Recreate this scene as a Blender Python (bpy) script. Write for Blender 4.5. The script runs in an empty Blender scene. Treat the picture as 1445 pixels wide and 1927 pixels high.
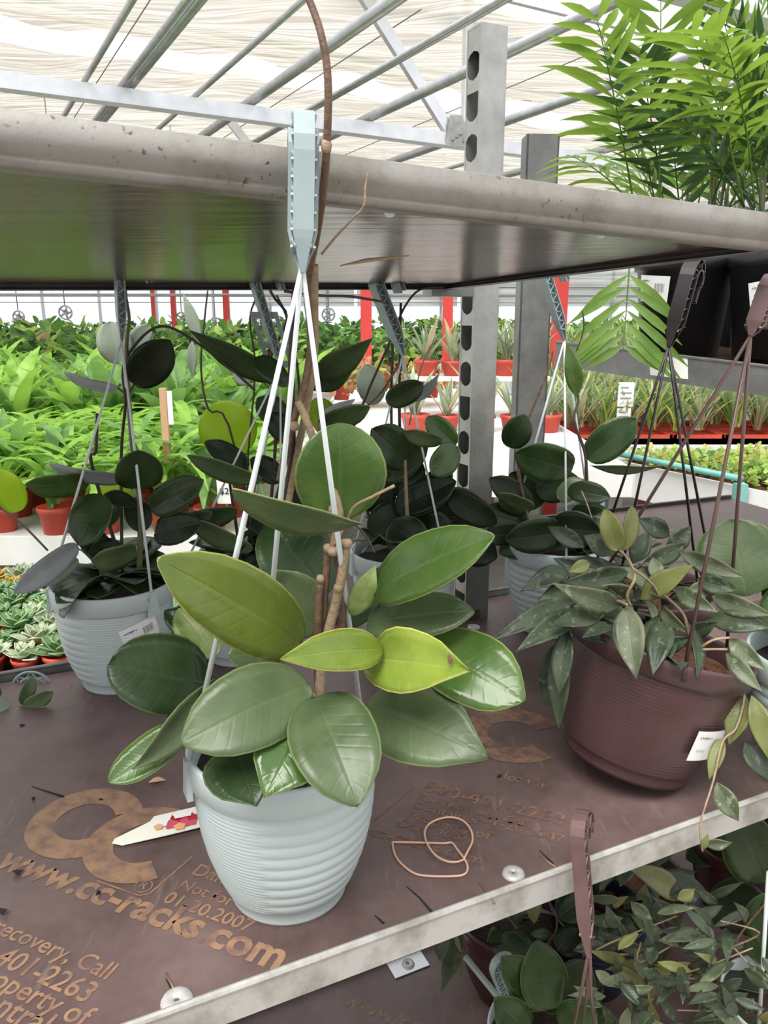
import bpy, math, random
from mathutils import Vector as V, Matrix
from math import sin, cos, pi, radians, sqrt
random.seed(11)
SC = bpy.context.scene
COL = SC.collection

# ------------------------------------------------------------------ camera, light, exposure
F, CX, CY = 1447.0, 722.5, 963.5            # focal length in pixels of the 1445x1927 frame
PITCH, EYE = radians(14.0), 1.508
cam = bpy.data.cameras.new('camera'); camo = bpy.data.objects.new('camera', cam); COL.objects.link(camo)
cam.sensor_fit = 'VERTICAL'; cam.sensor_height = 36.0; cam.lens = 36.0 * F / 1927.0
cam.clip_start = 0.02; cam.clip_end = 300
camo.location = (0, 0, EYE); camo.rotation_euler = (pi / 2 - PITCH, 0, 0)
SC.camera = camo
w = bpy.data.worlds.new('overcast_sky'); SC.world = w; w.use_nodes = True
bg = w.node_tree.nodes['Background']; bg.inputs[0].default_value = (0.96, 0.98, 1.0, 1); bg.inputs[1].default_value = 0.95
sun = bpy.data.lights.new('hazy_sun', 'SUN'); sun.energy = 3.0; sun.angle = radians(35); sun.color = (1, .97, .92)
suno = bpy.data.objects.new('hazy_sun', sun); COL.objects.link(suno)
suno.rotation_euler = (radians(30), 0, radians(-24)); suno.location = (0, -3, 8)
vs = SC.view_settings
vs.view_transform = 'Standard'; vs.look = 'None'; vs.exposure = 0.62; vs.gamma = 1.0; vs.use_curve_mapping = False
SC.cycles.use_denoising = True
SC.cycles.max_bounces = 6; SC.cycles.diffuse_bounces = 3; SC.cycles.glossy_bounces = 2
SC.cycles.transmission_bounces = 4; SC.cycles.transparent_max_bounces = 8
SC.cycles.use_adaptive_sampling = True; SC.cycles.adaptive_threshold = 0.03

# ------------------------------------------------------------------ picture <-> place
CP, SP = cos(PITCH), sin(PITCH)
CAM = V((0, 0, EYE))
def ray(x, y):
    a, b = (x - CX) / F, (y - CY) / F
    return V((a, CP - b * SP, -SP - b * CP))
def P(x, y, Y):
    r = ray(x, y); return CAM + r * (Y / r.y)
def PZ(x, y, z):
    r = ray(x, y); return CAM + r * ((z - EYE) / r.z)
def PV(x, y, p, d):                          # ray against the upright plane through p along d
    n = V((d.y, -d.x, 0)); r = ray(x, y)
    return CAM + r * ((p - CAM).dot(n) / r.dot(n))
def mpp(x, y, Y): return Y / ray(x, y).y / F   # metres for one pixel there

# ------------------------------------------------------------------ materials
MATS = {}
def nodes_of(name):
    m = bpy.data.materials.new(name); m.use_nodes = True
    nt = m.node_tree; N = nt.nodes; b = N['Principled BSDF']
    return m, nt, N, b
def mat(name, col, rough=.5, metal=0, col2=None, scale=12, bump=0, bscale=40, spec=.5, stretch=(1, 1, 1), mask=(.35, .65), trans=0, coord='Object'):
    if name in MATS: return MATS[name]
    m, nt, N, b = nodes_of(name); L = nt.links.new
    b.inputs['Base Color'].default_value = (*col, 1); b.inputs['Roughness'].default_value = rough
    b.inputs['Metallic'].default_value = metal; b.inputs['Specular IOR Level'].default_value = spec
    tc = N.new('ShaderNodeTexCoord'); mp = N.new('ShaderNodeMapping'); L(tc.outputs[coord], mp.inputs[0]); mp.inputs[3].default_value = stretch
    if col2:
        nz = N.new('ShaderNodeTexNoise'); nz.inputs['Scale'].default_value = scale; nz.inputs['Detail'].default_value = 6; nz.inputs['Roughness'].default_value = .65
        L(mp.outputs[0], nz.inputs[0])
        cr = N.new('ShaderNodeValToRGB'); cr.color_ramp.elements[0].position = mask[0]; cr.color_ramp.elements[1].position = mask[1]
        cr.color_ramp.elements[0].color = (*col, 1); cr.color_ramp.elements[1].color = (*col2, 1)
        L(nz.outputs[0], cr.inputs[0]); L(cr.outputs[0], b.inputs['Base Color'])
    if bump:
        n2 = N.new('ShaderNodeTexNoise'); n2.inputs['Scale'].default_value = bscale; n2.inputs['Detail'].default_value = 4; L(mp.outputs[0], n2.inputs[0])
        bp = N.new('ShaderNodeBump'); bp.inputs['Strength'].default_value = bump; bp.inputs['Distance'].default_value = .01
        L(n2.outputs[0], bp.inputs['Height']); L(bp.outputs[0], b.inputs['Normal'])
    if trans:
        tr = N.new('ShaderNodeBsdfTranslucent'); tr.inputs[0].default_value = (*[min(1, c * 1.6) for c in col], 1)
        mx = N.new('ShaderNodeMixShader'); mx.inputs[0].default_value = trans
        L(b.outputs[0], mx.inputs[1]); L(tr.outputs[0], mx.inputs[2]); L(mx.outputs[0], N['Material Output'].inputs[0])
    MATS[name] = m; return m

def leaf_mat(name, c1, c2, rib, edge=None, rough=.35, trans=.18, vein=.35, tcol=None, speck=None, nsc=9, bumpk=.25, spec=.5):
    """waxy leaf: mottled blade, paler midrib and side veins, thin rim, light shining through"""
    if name in MATS: return MATS[name]
    m, nt, N, b = nodes_of(name); L = nt.links.new
    def math_(op, a, bb=None, c=None):
        n = N.new('ShaderNodeMath'); n.operation = op
        for i, v in enumerate((a, bb, c)):
            if v is None: continue
            if hasattr(v, 'links'): L(v, n.inputs[i])
            else: n.inputs[i].default_value = v
        return n.outputs[0]
    def mix(f, a, c):
        n = N.new('ShaderNodeMix'); n.data_type = 'RGBA'
        if hasattr(f, 'links'): L(f, n.inputs[0])
        else: n.inputs[0].default_value = f
        for i, v in ((6, a), (7, c)):
            if hasattr(v, 'links'): L(v, n.inputs[i])
            else: n.inputs[i].default_value = (*v, 1)
        return n.outputs[2]
    uv = N.new('ShaderNodeUVMap'); sp = N.new('ShaderNodeSeparateXYZ'); L(uv.outputs[0], sp.inputs[0])
    oi = N.new('ShaderNodeObjectInfo')
    tc = N.new('ShaderNodeTexCoord')
    ad = N.new('ShaderNodeVectorMath'); ad.operation = 'ADD'; L(tc.outputs['Object'], ad.inputs[0])
    cb = N.new('ShaderNodeCombineXYZ'); L(math_('MULTIPLY', oi.outputs['Random'], 13.0), cb.inputs[0]); L(cb.outputs[0], ad.inputs[1])
    nz = N.new('ShaderNodeTexNoise'); nz.inputs['Scale'].default_value = nsc * 2.2; nz.inputs['Detail'].default_value = 5; L(ad.outputs[0], nz.inputs[0])
    au = math_('ABSOLUTE', math_('MULTIPLY_ADD', sp.outputs[0], 2.0, -1.0))
    mr = N.new('ShaderNodeMapRange'); mr.inputs[1].default_value = .36; mr.inputs[2].default_value = .66; L(nz.outputs[0], mr.inputs[0])
    base = mix(mr.outputs[0], c1, c2)
    # side veins run outward and forward from the rib
    ph = math_('MULTIPLY', math_('SUBTRACT', sp.outputs[1], math_('MULTIPLY', au, .18)), 62.0)
    vn = math_('POWER', math_('MULTIPLY_ADD', math_('SINE', ph), .5, .5), 9.0)
    base = mix(math_('MULTIPLY', vn, vein * .10), base, rib)
    ribm = math_('MULTIPLY', math_('LESS_THAN', au, .028), .55)
    base = mix(math_('MULTIPLY', ribm, vein), base, rib)
    if speck:
        n3 = N.new('ShaderNodeTexNoise'); n3.inputs['Scale'].default_value = 130; n3.inputs['Detail'].default_value = 2; L(ad.outputs[0], n3.inputs[0])
        base = mix(math_('MULTIPLY', math_('GREATER_THAN', n3.outputs[0], .63), .6), base, speck)
    if edge:
        base = mix(math_('GREATER_THAN', au, .955), base, edge)
    br = math_('MULTIPLY_ADD', oi.outputs['Random'], .35, .82)
    hs = N.new('ShaderNodeHueSaturation'); L(base, hs.inputs['Color']); L(br, hs.inputs['Value'])
    L(hs.outputs[0], b.inputs['Base Color'])
    b.inputs['Specular IOR Level'].default_value = spec
    rr = N.new('ShaderNodeMapRange'); rr.inputs[1].default_value = .3; rr.inputs[2].default_value = .7; rr.inputs[3].default_value = rough - .1; rr.inputs[4].default_value = rough + .14
    L(nz.outputs[0], rr.inputs[0]); L(rr.outputs[0], b.inputs['Roughness'])
    n4 = N.new('ShaderNodeTexNoise'); n4.inputs['Scale'].default_value = 38; L(ad.outputs[0], n4.inputs[0])
    hh = math_('ADD', math_('MULTIPLY', vn, -.10), math_('MULTIPLY', n4.outputs[0], 1.5))
    hh = math_('ADD', hh, math_('MULTIPLY', math_('MINIMUM', au, .10), 4.0))
    bp = N.new('ShaderNodeBump'); bp.inputs['Strength'].default_value = bumpk; bp.inputs['Distance'].default_value = .003
    L(hh, bp.inputs['Height']); L(bp.outputs[0], b.inputs['Normal'])
    tr = N.new('ShaderNodeBsdfTranslucent')
    t2 = tcol or tuple(min(1, c * 1.9 + .01) for c in c2)
    tr.inputs[0].default_value = (*t2, 1)
    ms = N.new('ShaderNodeMixShader'); ms.inputs[0].default_value = trans
    L(b.outputs[0], ms.inputs[1]); L(tr.outputs[0], ms.inputs[2]); L(ms.outputs[0], N['Material Output'].inputs[0])
    MATS[name] = m; return m

# ------------------------------------------------------------------ building meshes
def wloc(o):
    p = V((0, 0, 0))
    while o: p = p + o.location; o = o.parent
    return p
class MB:
    def __init__(s): s.v = []; s.f = []; s.uv = []; s.mi = []
    def add(s, vs_, fs, uv=None, mi=0):
        o = len(s.v); s.v += [V(p) for p in vs_]
        s.uv += list(uv) if uv else [(0, 0)] * len(vs_)
        for f in fs: s.f.append(tuple(i + o for i in f)); s.mi.append(mi)
    def obox(s, o, a, b, c, mi=0):          # corner and three edge vectors
        o, a, b, c = V(o), V(a), V(b), V(c)
        if a.cross(b).dot(c) < 0: a, b = b, a
        vv = [o, o + a, o + a + b, o + b, o + c, o + a + c, o + a + b + c, o + b + c]
        s.add(vv, [(0, 3, 2, 1), (4, 5, 6, 7), (0, 1, 5, 4), (1, 2, 6, 5), (2, 3, 7, 6), (3, 0, 4, 7)], mi=mi)
    def box(s, c, sx, sy, sz, rz=0, mi=0):
        ex, ey = V((cos(rz), sin(rz), 0)), V((-sin(rz), cos(rz), 0)); ez = V((0, 0, 1))
        s.obox(V(c) - ex * sx / 2 - ey * sy / 2 - ez * sz / 2, ex * sx, ey * sy, ez * sz, mi)
    def tube(s, pts, r, n=6, mi=0, cap=True):
        pts = [V(p) for p in pts]; k = len(pts)
        rs = r if isinstance(r, (list, tuple)) else [r] * k
        if len(rs) != k: rs = [rs[0] + (rs[-1] - rs[0]) * i / (k - 1) for i in range(k)]
        t0 = (pts[1] - pts[0]).normalized()
        u = t0.orthogonal().normalized(); vv = []; fs = []
        for i in range(k):
            t = ((pts[min(i + 1, k - 1)] - pts[max(i - 1, 0)])).normalized()
            u = (u - t * u.dot(t)).normalized(); w_ = t.cross(u)
            for j in range(n):
                a = 2 * pi * j / n; vv.append(pts[i] + (u * cos(a) + w_ * sin(a)) * rs[i])
        for i in range(k - 1):
            for j in range(n):
                j2 = (j + 1) % n; fs.append((i * n + j, i * n + j2, (i + 1) * n + j2, (i + 1) * n + j))
        if cap: fs.append(tuple(range(n - 1, -1, -1))); fs.append(tuple((k - 1) * n + j for j in range(n)))
        s.add(vv, fs, mi=mi)
    def lathe(s, prof, n=24, c=(0, 0, 0), mi=0, M=None, rfun=None):
        c = V(c); vv = []; fs = []; k = len(prof)
        for (r, z) in prof:
            for j in range(n):
                a = 2 * pi * j / n
                rr = rfun(r, z, a) if rfun else r
                p = V((rr * cos(a), rr * sin(a), z)); vv.append(c + (M @ p if M else p))
        for i in range(k - 1):
            for j in range(n):
                j2 = (j + 1) % n; fs.append((i * n + j, i * n + j2, (i + 1) * n + j2, (i + 1) * n + j))
        s.add(vv, fs, mi=mi)
    def disc(s, c, r, n=16, up=V((0, 0, 1)), ex=None):
        up = V(up).normalized(); ex = ex or up.orthogonal().normalized(); ey = up.cross(ex)
        s.add([V(c) + (ex * cos(2 * pi * i / n) + ey * sin(2 * pi * i / n)) * r for i in range(n)], [tuple(range(n))])
    def poly(s, pts, th, up=V((0, 0, 1))):  # flat outline with thickness
        n = len(pts); a = [V(p) for p in pts]; b = [p - up * th for p in a]
        s.add(a + b, [tuple(range(n)), tuple(range(2 * n - 1, n - 1, -1))] + [(i, n + i, n + (i + 1) % n, (i + 1) % n) for i in range(n)])
    def mesh(s, name, mats, off=V((0, 0, 0)), smooth=True):
        me = bpy.data.meshes.new(name)
        me.from_pydata([tuple(p - off) for p in s.v], [], s.f)
        ul = me.uv_layers.new(name='UVMap')
        idx = [0] * len(me.loops); me.loops.foreach_get('vertex_index', idx)
        flat = []
        for i in idx: flat += [s.uv[i][0], s.uv[i][1]]
        ul.data.foreach_set('uv', flat)
        for m in (mats if isinstance(mats, (list, tuple)) else [mats]): me.materials.append(m)
        me.polygons.foreach_set('material_index', s.mi)
        me.polygons.foreach_set('use_smooth', [smooth] * len(s.f))
        me.update(); return me
    def build(s, name, mats, parent=None, smooth=True, loc=None):
        off = wloc(parent) if parent else V(loc or (0, 0, 0))
        o = bpy.data.objects.new(name, s.mesh(name, mats, off, smooth)); COL.objects.link(o)
        if parent: o.parent = parent
        else: o.location = off
        return o
def tag(o, label=None, cat=None, group=None, kind=None):
    for k, v in (('label', label), ('category', cat), ('group', group), ('kind', kind)):
        if v: o[k] = v
    return o
def thing(name, loc, label, cat, group=None):
    o = bpy.data.objects.new(name, None); COL.objects.link(o); o.empty_display_size = .05
    o.location = loc; return tag(o, label, cat, group)
def child(name, me, parent, loc=(0, 0, 0), rot=(0, 0, 0), sc=1):
    o = bpy.data.objects.new(name, me); COL.objects.link(o); o.parent = parent
    o.location = loc; o.rotation_euler = rot; o.scale = (sc, sc, sc) if not isinstance(sc, tuple) else sc
    return o
def copy_thing(root, loc, rz=0, sc=1, label=None, group=None):
    r = root.copy(); COL.objects.link(r); r.location = loc; r.rotation_euler = (0, 0, rz); r.scale = (sc,) * 3
    if label: r['label'] = label
    if group: r['group'] = group
    for ch in list(root.children):
        c = ch.copy(); COL.objects.link(c); c.parent = r
    return r
def smooth_path(pts, k=5):
    pts = [V(p) for p in pts]; out = []
    for i in range(len(pts) - 1):
        a, b, c, d = pts[max(i - 1, 0)], pts[i], pts[i + 1], pts[min(i + 2, len(pts) - 1)]
        for j in range(k):
            t = j / k
            out.append(.5 * (2 * b + (c - a) * t + (2 * a - 5 * b + 4 * c - d) * t * t + (3 * b - a - 3 * c + d) * t ** 3))
    return out + [pts[-1]]

# ------------------------------------------------------------------ leaves
def shape_w(kind, v):
    if kind == 'round':  e = max(0, 1 - (2 * v - 1) ** 2) ** .5; return e * (1 - .10 * (v > .9) * (v - .9) * 10)
    if kind == 'oval':                       # broad, short point at the tip
        q = v ** .92; e = max(0, 1 - (2 * q - 1) ** 2) ** .5
        return e * (1 - .45 * max(0, (v - .8) / .2) ** 1.5)
    if kind == 'drop':                       # widest past the middle, pointed
        return (max(0, sin(pi * v ** .85)) ** .72) * (1 - .3 * max(0, (v - .75) / .25))
    return max(0, sin(pi * v ** .85)) ** 1.05   # lance
def leaf_mb(base, tip, hw, side, n, bend=.08, cup=.18, kind='oval', nx=6, ny=12, th=.0011, wav=.0, twist=0, mb=None):
    mb = mb or MB(); a = tip - base; Ln = a.length; an = a / Ln
    top = []; uv = []
    ph = random.random() * 6
    for i in range(ny + 1):
        v = .5 - .5 * cos(pi * i / ny); wd = max(shape_w(kind, v) * hw, hw * .02)
        c = base + a * v + n * (bend * Ln * 4 * v * (1 - v))
        tw = twist * (v - .3); s2 = side * cos(tw) + n * sin(tw); n2 = n * cos(tw) - side * sin(tw)
        for j in range(nx + 1):
            s = -1 + 2 * j / nx
            top.append(c + s2 * (s * wd) + n2 * (cup * wd * (abs(s) ** 1.4) + wav * hw * sin(v * 9 + ph + s) * abs(s)))
            uv.append((j / nx, v))
    m = nx + 1; N_ = len(top)
    fs = [(i * m + j, i * m + j + 1, (i + 1) * m + j + 1, (i + 1) * m + j) for i in range(ny) for j in range(nx)]
    # orient to n
    p0, p1, p2 = top[fs[ny // 2 * nx][0]], top[fs[ny // 2 * nx][1]], top[fs[ny // 2 * nx][2]]
    if (p1 - p0).cross(p2 - p0).dot(n) < 0: fs = [f[::-1] for f in fs]
    if th:
        bot = [p - n * th for p in top]
        fb = [tuple(i + N_ for i in f[::-1]) for f in fs]
        rim = [i * m for i in range(ny + 1)] + [ny * m + j for j in range(1, m)] + [i * m + nx for i in range(ny - 1, -1, -1)] + [j for j in range(nx - 1, 0, -1)]
        fr = [(rim[i], rim[(i + 1) % len(rim)], rim[(i + 1) % len(rim)] + N_, rim[i] + N_) for i in range(len(rim))]
        mb.add(top + bot, fs + fb + fr, uv + uv)
    else: mb.add(top, fs, uv)
    return mb
def LF(parent, bx, by, bY, tx, ty, tY, wpx, m, roll=0, bend=.06, cup=.18, kind='oval', wav=.06, twist=0, flip=False, label=None, nx=6, ny=12):
    """a leaf seen from (bx,by) to (tx,ty), wpx pixels wide, turned by roll about its own rib"""
    b, t = P(bx, by, bY), P(tx, ty, tY); mid = (b + t) / 2
    an = (t - b).normalized(); vw = (CAM - mid).normalized()
    s0 = an.cross(vw).normalized(); n0 = s0.cross(an).normalized()
    R = Matrix.Rotation(radians(roll), 3, an); s1, n1 = R @ s0, R @ n0
    k = mpp((bx + tx) / 2, (by + ty) / 2, (bY + tY) / 2)
    hw = wpx / 2 * k / max(.25, cos(radians(roll)))
    o = leaf_mb(b, t, hw, s1, n1, bend, cup, kind, nx, ny, wav=wav, twist=twist).build('leaf', m, parent)
    if label: o['label'] = label
    return o
def stem(parent, pts, r, m, name='stem', k=4, n=6):
    """pts: (x, y, Y) pixel and distance"""
    mb = MB(); mb.tube(smooth_path([P(*p) for p in pts], k), r, n); return mb.build(name, m, parent)

# ================================================================== materials of the place
M_floor = mat('concrete', (.33, .30, .27), .85, col2=(.46, .43, .40), scale=2, bump=.2)
M_galv = mat('galvanised_steel', (.30, .30, .285), .42, .75, col2=(.43, .43, .41), scale=14, bump=.06, bscale=90)
M_galvd = mat('dull_steel', (.16, .16, .16), .5, .7, col2=(.24, .24, .235), scale=18, bump=.05)
M_lip = mat('weathered_zinc', (.155, .13, .10), .5, .35, col2=(.30, .285, .26), scale=11, bump=.08, bscale=60, mask=(.30, .56))
def lip_mat():
    m = mat('rust_specked_zinc', (.155, .13, .10), .5, .35, col2=(.30, .285, .26), scale=11, bump=.08, bscale=60, mask=(.30, .56)); nt = m.node_tree; N = nt.nodes; L = nt.links.new; b = N['Principled BSDF']
    src = b.inputs['Base Color'].links[0].from_socket; tc = N.new('ShaderNodeTexCoord')
    def nz(sc, lo, hi):
        n = N.new('ShaderNodeTexNoise'); n.inputs['Scale'].default_value = sc; n.inputs['Detail'].default_value = 3; L(tc.outputs['Object'], n.inputs[0])
        r = N.new('ShaderNodeMapRange'); r.inputs[1].default_value = lo; r.inputs[2].default_value = hi; L(n.outputs[0], r.inputs[0]); return r.outputs[0]
    mu = N.new('ShaderNodeMath'); mu.operation = 'MULTIPLY'; L(nz(210, .63, .70), mu.inputs[0]); L(nz(9, .50, .72), mu.inputs[1])
    mx = N.new('ShaderNodeMix'); mx.data_type = 'RGBA'; L(mu.outputs[0], mx.inputs[0]); L(src, mx.inputs[6]); mx.inputs[7].default_value = (.07, .03, .018, 1); L(mx.outputs[2], b.inputs['Base Color'])
    return m
M_lip = lip_mat()
M_rail = mat('pale_zinc_rim', (.28, .265, .235), .45, .3, col2=(.50, .49, .465), scale=16, bump=.08, bscale=60, mask=(.36, .56))
M_alu = mat('pale_aluminium', (.62, .63, .66), .35, .6, col2=(.72, .73, .75), scale=6)
M_pipe = mat('pipe_zinc', (.36, .37, .39), .38, .7, col2=(.46, .47, .49), scale=10)
M_white = mat('white_paint', (.80, .80, .79), .45, col2=(.72, .72, .70), scale=5)
M_red = mat('red_paint', (.55, .035, .03), .45, col2=(.62, .06, .05), scale=6)
M_teal = mat('teal_paint', (.12, .38, .34), .5, col2=(.2, .46, .41), scale=9)
M_terra = mat('red_plastic', (.50, .055, .03), .45, col2=(.58, .08, .045), scale=8)
M_wood = mat('weathered_wood', (.34, .25, .18), .8, col2=(.45, .35, .26), scale=10, stretch=(1, 8, 1))
M_card = mat('cardboard', (.46, .27, .15), .85, col2=(.52, .32, .19), scale=6)
M_paper = mat('white_paper', (.86, .86, .85), .6)
M_soil = mat('dark_soil', (.02, .014, .01), .95, col2=(.05, .032, .02), scale=60, bump=.8, bscale=160)
M_bark = mat('reddish_bark', (.09, .035, .02), .9, col2=(.25, .10, .05), scale=90, bump=.9, bscale=200)
M_pale = mat('pale_aqua_plastic', (.48, .555, .55), .42, col2=(.52, .595, .59), scale=7, trans=.06)
M_wire = mat('pale_wire', (.66, .72, .72), .4)
M_hookg = mat('grey_aqua_plastic', (.26, .33, .335), .42, col2=(.31, .38, .385), scale=20)
M_brown = mat('brown_plastic', (.062, .030, .030), .36, col2=(.085, .045, .046), scale=12, bump=.06, bscale=120)
M_bwire = mat('brown_wire', (.10, .055, .048), .4)
M_bhook = mat('brown_hook_plastic', (.12, .065, .062), .4, col2=(.15, .09, .085), scale=30)
M_black = mat('black_plastic', (.012, .013, .016), .4)
M_ink = mat('black_ink', (.03, .03, .03), .6)
M_grey = mat('grey_ink', (.30, .30, .30), .7)
M_stem = mat('brown_stem', (.10, .055, .035), .6, col2=(.17, .10, .06), scale=60, bump=.3, bscale=150)
M_stemd = mat('dark_stem', (.035, .022, .018), .55, col2=(.06, .035, .025), scale=60)
M_stemt = mat('tan_stem', (.24, .17, .10), .65, col2=(.36, .26, .16), scale=70, bump=.3, bscale=160)
M_stemg = mat('green_stem', (.09, .13, .04), .5, col2=(.15, .13, .06), scale=50)
M_cut = mat('cut_wood', (.50, .36, .20), .8)
M_print = mat('worn_ochre_print', (.30, .175, .10), .55, col2=(.15, .085, .07), scale=55, mask=(.42, .66))
M_printd = mat('faded_ochre_print', (.24, .135, .085), .55, col2=(.12, .066, .056), scale=70, mask=(.4, .6))

def board_mat():
    m, nt, N, b = nodes_of('film_faced_plywood'); L = nt.links.new
    tc = N.new('ShaderNodeTexCoord')
    nz = N.new('ShaderNodeTexNoise'); nz.inputs['Scale'].default_value = 7; nz.inputs['Detail'].default_value = 8; nz.inputs['Roughness'].default_value = .7; L(tc.outputs['Object'], nz.inputs[0])
    cr = N.new('ShaderNodeValToRGB'); e = cr.color_ramp.elements
    e[0].position = .34; e[0].color = (.078, .046, .041, 1); e[1].position = .66; e[1].color = (.165, .110, .104, 1)
    L(nz.outputs[0], cr.inputs[0])
    mp = N.new('ShaderNodeMapping'); mp.inputs[3].default_value = (90, 14, 20); mp.inputs[2].default_value = (0, 0, .7); L(tc.outputs['Object'], mp.inputs[0])
    n2 = N.new('ShaderNodeTexNoise'); n2.inputs['Scale'].default_value = 1.0; n2.inputs['Detail'].default_value = 5; L(mp.outputs[0], n2.inputs[0])
    c2 = N.new('ShaderNodeValToRGB'); c2.color_ramp.elements[0].position = .63; c2.color_ramp.elements[1].position = .76; L(n2.outputs[0], c2.inputs[0])
    mx = N.new('ShaderNodeMix'); mx.data_type = 'RGBA'; mm = N.new('ShaderNodeMath'); mm.operation = 'MULTIPLY'; mm.inputs[1].default_value = .35
    L(c2.outputs[0], mm.inputs[0]); L(mm.outputs[0], mx.inputs[0]); L(cr.outputs[0], mx.inputs[6]); mx.inputs[7].default_value = (.30, .22, .20, 1)
    L(mx.outputs[2], b.inputs['Base Color'])
    rr = N.new('ShaderNodeMapRange'); rr.inputs[3].default_value = .28; rr.inputs[4].default_value = .56; L(nz.outputs[0], rr.inputs[0]); L(rr.outputs[0], b.inputs['Roughness'])
    bp = N.new('ShaderNodeBump'); bp.inputs['Strength'].default_value = .12; bp.inputs['Distance'].default_value = .003; L(n2.outputs[0], bp.inputs['Height']); L(bp.outputs[0], b.inputs['Normal'])
    return m
M_board = board_mat()
def under_mat():
    m, nt, N, b = nodes_of('shiny_brown_underside'); L = nt.links.new
    tc = N.new('ShaderNodeTexCoord'); mp = N.new('ShaderNodeMapping'); mp.inputs[2].default_value = (0, 0, -.437); mp.inputs[3].default_value = (4, 90, 4); L(tc.outputs['Object'], mp.inputs[0])
    nz = N.new('ShaderNodeTexNoise'); nz.inputs['Scale'].default_value = 1; nz.inputs['Detail'].default_value = 6; L(mp.outputs[0], nz.inputs[0])
    cr = N.new('ShaderNodeValToRGB'); e = cr.color_ramp.elements
    e[0].position = .3; e[0].color = (.045, .028, .018, 1); e[1].position = .75; e[1].color = (.13, .088, .062, 1)
    L(nz.outputs[0], cr.inputs[0]); L(cr.outputs[0], b.inputs['Base Color'])
    b.inputs['Roughness'].default_value = .22; b.inputs['Specular IOR Level'].default_value = .45
    bp = N.new('ShaderNodeBump'); bp.inputs['Strength'].default_value = .30; bp.inputs['Distance'].default_value = .002; L(nz.outputs[0], bp.inputs['Height']); L(bp.outputs[0], b.inputs['Normal'])
    return m
M_under = under_mat()
def cloth_mat():
    m, nt, N, b = nodes_of('woven_shade_cloth'); L = nt.links.new
    tc = N.new('ShaderNodeTexCoord'); mp = N.new('ShaderNodeMapping'); mp.inputs[2].default_value = (0, 0, radians(-28)); mp.inputs[3].default_value = (.5, 26, 8); L(tc.outputs['Object'], mp.inputs[0])
    nz = N.new('ShaderNodeTexNoise'); nz.inputs['Scale'].default_value = 1; nz.inputs['Detail'].default_value = 4; L(mp.outputs[0], nz.inputs[0])
    cr = N.new('ShaderNodeValToRGB'); e = cr.color_ramp.elements
    e[0].position = .40; e[0].color = (.34, .305, .25, 1); e[1].position = .62; e[1].color = (.58, .545, .48, 1); L(nz.outputs[0], cr.inputs[0])
    d = N.new('ShaderNodeBsdfDiffuse'); t = N.new('ShaderNodeBsdfTranslucent'); tp = N.new('ShaderNodeBsdfTransparent')
    L(cr.outputs[0], d.inputs[0]); L(cr.outputs[0], t.inputs[0])
    a = N.new('ShaderNodeMixShader'); a.inputs[0].default_value = .72; L(d.outputs[0], a.inputs[1]); L(t.outputs[0], a.inputs[2])
    c = N.new('ShaderNodeMixShader'); c.inputs[0].default_value = .14; L(a.outputs[0], c.inputs[1]); L(tp.outputs[0], c.inputs[2])
    L(c.outputs[0], N['Material Output'].inputs[0]); return m
M_cloth = cloth_mat()
def glass_mat():
    m, nt, N, b = nodes_of('hazy_greenhouse_glass'); L = nt.links.new
    d = N.new('ShaderNodeBsdfTranslucent'); d.inputs[0].default_value = (.9, .95, 1, 1); tp = N.new('ShaderNodeBsdfTransparent'); tp.inputs[0].default_value = (.92, .97, 1, 1)
    c = N.new('ShaderNodeMixShader'); c.inputs[0].default_value = .7; L(d.outputs[0], c.inputs[1]); L(tp.outputs[0], c.inputs[2]); L(c.outputs[0], N['Material Output'].inputs[0]); return m
M_glass = glass_mat()

# ================================================================== greenhouse shell
mb = MB(); mb.obox((-20, -4, -.1), (44, 0, 0), (0, 26, 0), (0, 0, .1)); tag(mb.build('floor', M_floor), 'grey concrete greenhouse floor under the benches', 'floor', kind='structure')
CH = 3.2
C0 = PZ(0, 160, CH); C1 = PZ(830, 268, CH)
G1 = (C1 - C0).normalized(); G2 = V((-G1.y, G1.x, 0))       # along the girders / along the pipes
UP = V((0, 0, 1))
def gq(g1, g2, z): return V((C0.x, C0.y, 0)) + G1 * g1 + G2 * g2 + UP * z
def gl(q): return 14 + min(26, (20.3 - C0.y - G2.y * q) / G1.y)     # sheets and girders stop at the end wall
def girder(off, label, braces=True, h=.16):
    o = thing('roof_girder', gq(0, off, CH), label, 'girder', 'roof girders')
    mb = MB(); mb.obox(gq(-14, off - .04, CH - .02), G1 * gl(off), G2 * .10, UP * .11); mb.build('bottom_chord', M_alu, o, False)
    mb = MB(); mb.obox(gq(-14, off - .055, CH - .03), G1 * gl(off), G2 * .13, UP * .02); mb.build('chord_lip', M_alu, o, False)
    mb = MB(); mb.obox(gq(-14, off - .03, CH + 1.35), G1 * gl(off), G2 * .06, UP * .06); mb.build('top_chord', M_alu, o, False)
    return o
gir = girder(0, 'nearest pale roof girder with a gusset plate above the upper shelf')
def gpar(x, y): p = PV(x, y, C0, G1); return p
g_g = gpar(858, 268)                                     # gusset
e1 = gpar(690, 0); dv = (e1 - g_g).normalized()
def strut(o, a, b, wd, name='brace', m=None):
    t = (b - a).normalized(); s = t.cross(G2).normalized()
    mb = MB(); mb.obox(a - s * wd / 2 - G2 * .03, b - a, s * wd, G2 * .06); return mb.build(name, m or M_alu, o, False)
strut(gir, g_g, g_g + dv * 1.62, .11)
strut(gir, g_g + UP * .02 + G1 * .12, g_g + UP * 1.36 + G1 * .12, .10, 'strut')
for k in (1, 2):
    q = g_g + G1 * 3.4 * k
    strut(gir, q, q + dv * 1.62, .11); strut(gir, q + UP * .02 + G1 * .12, q + UP * 1.36 + G1 * .12, .10, 'strut')
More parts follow.
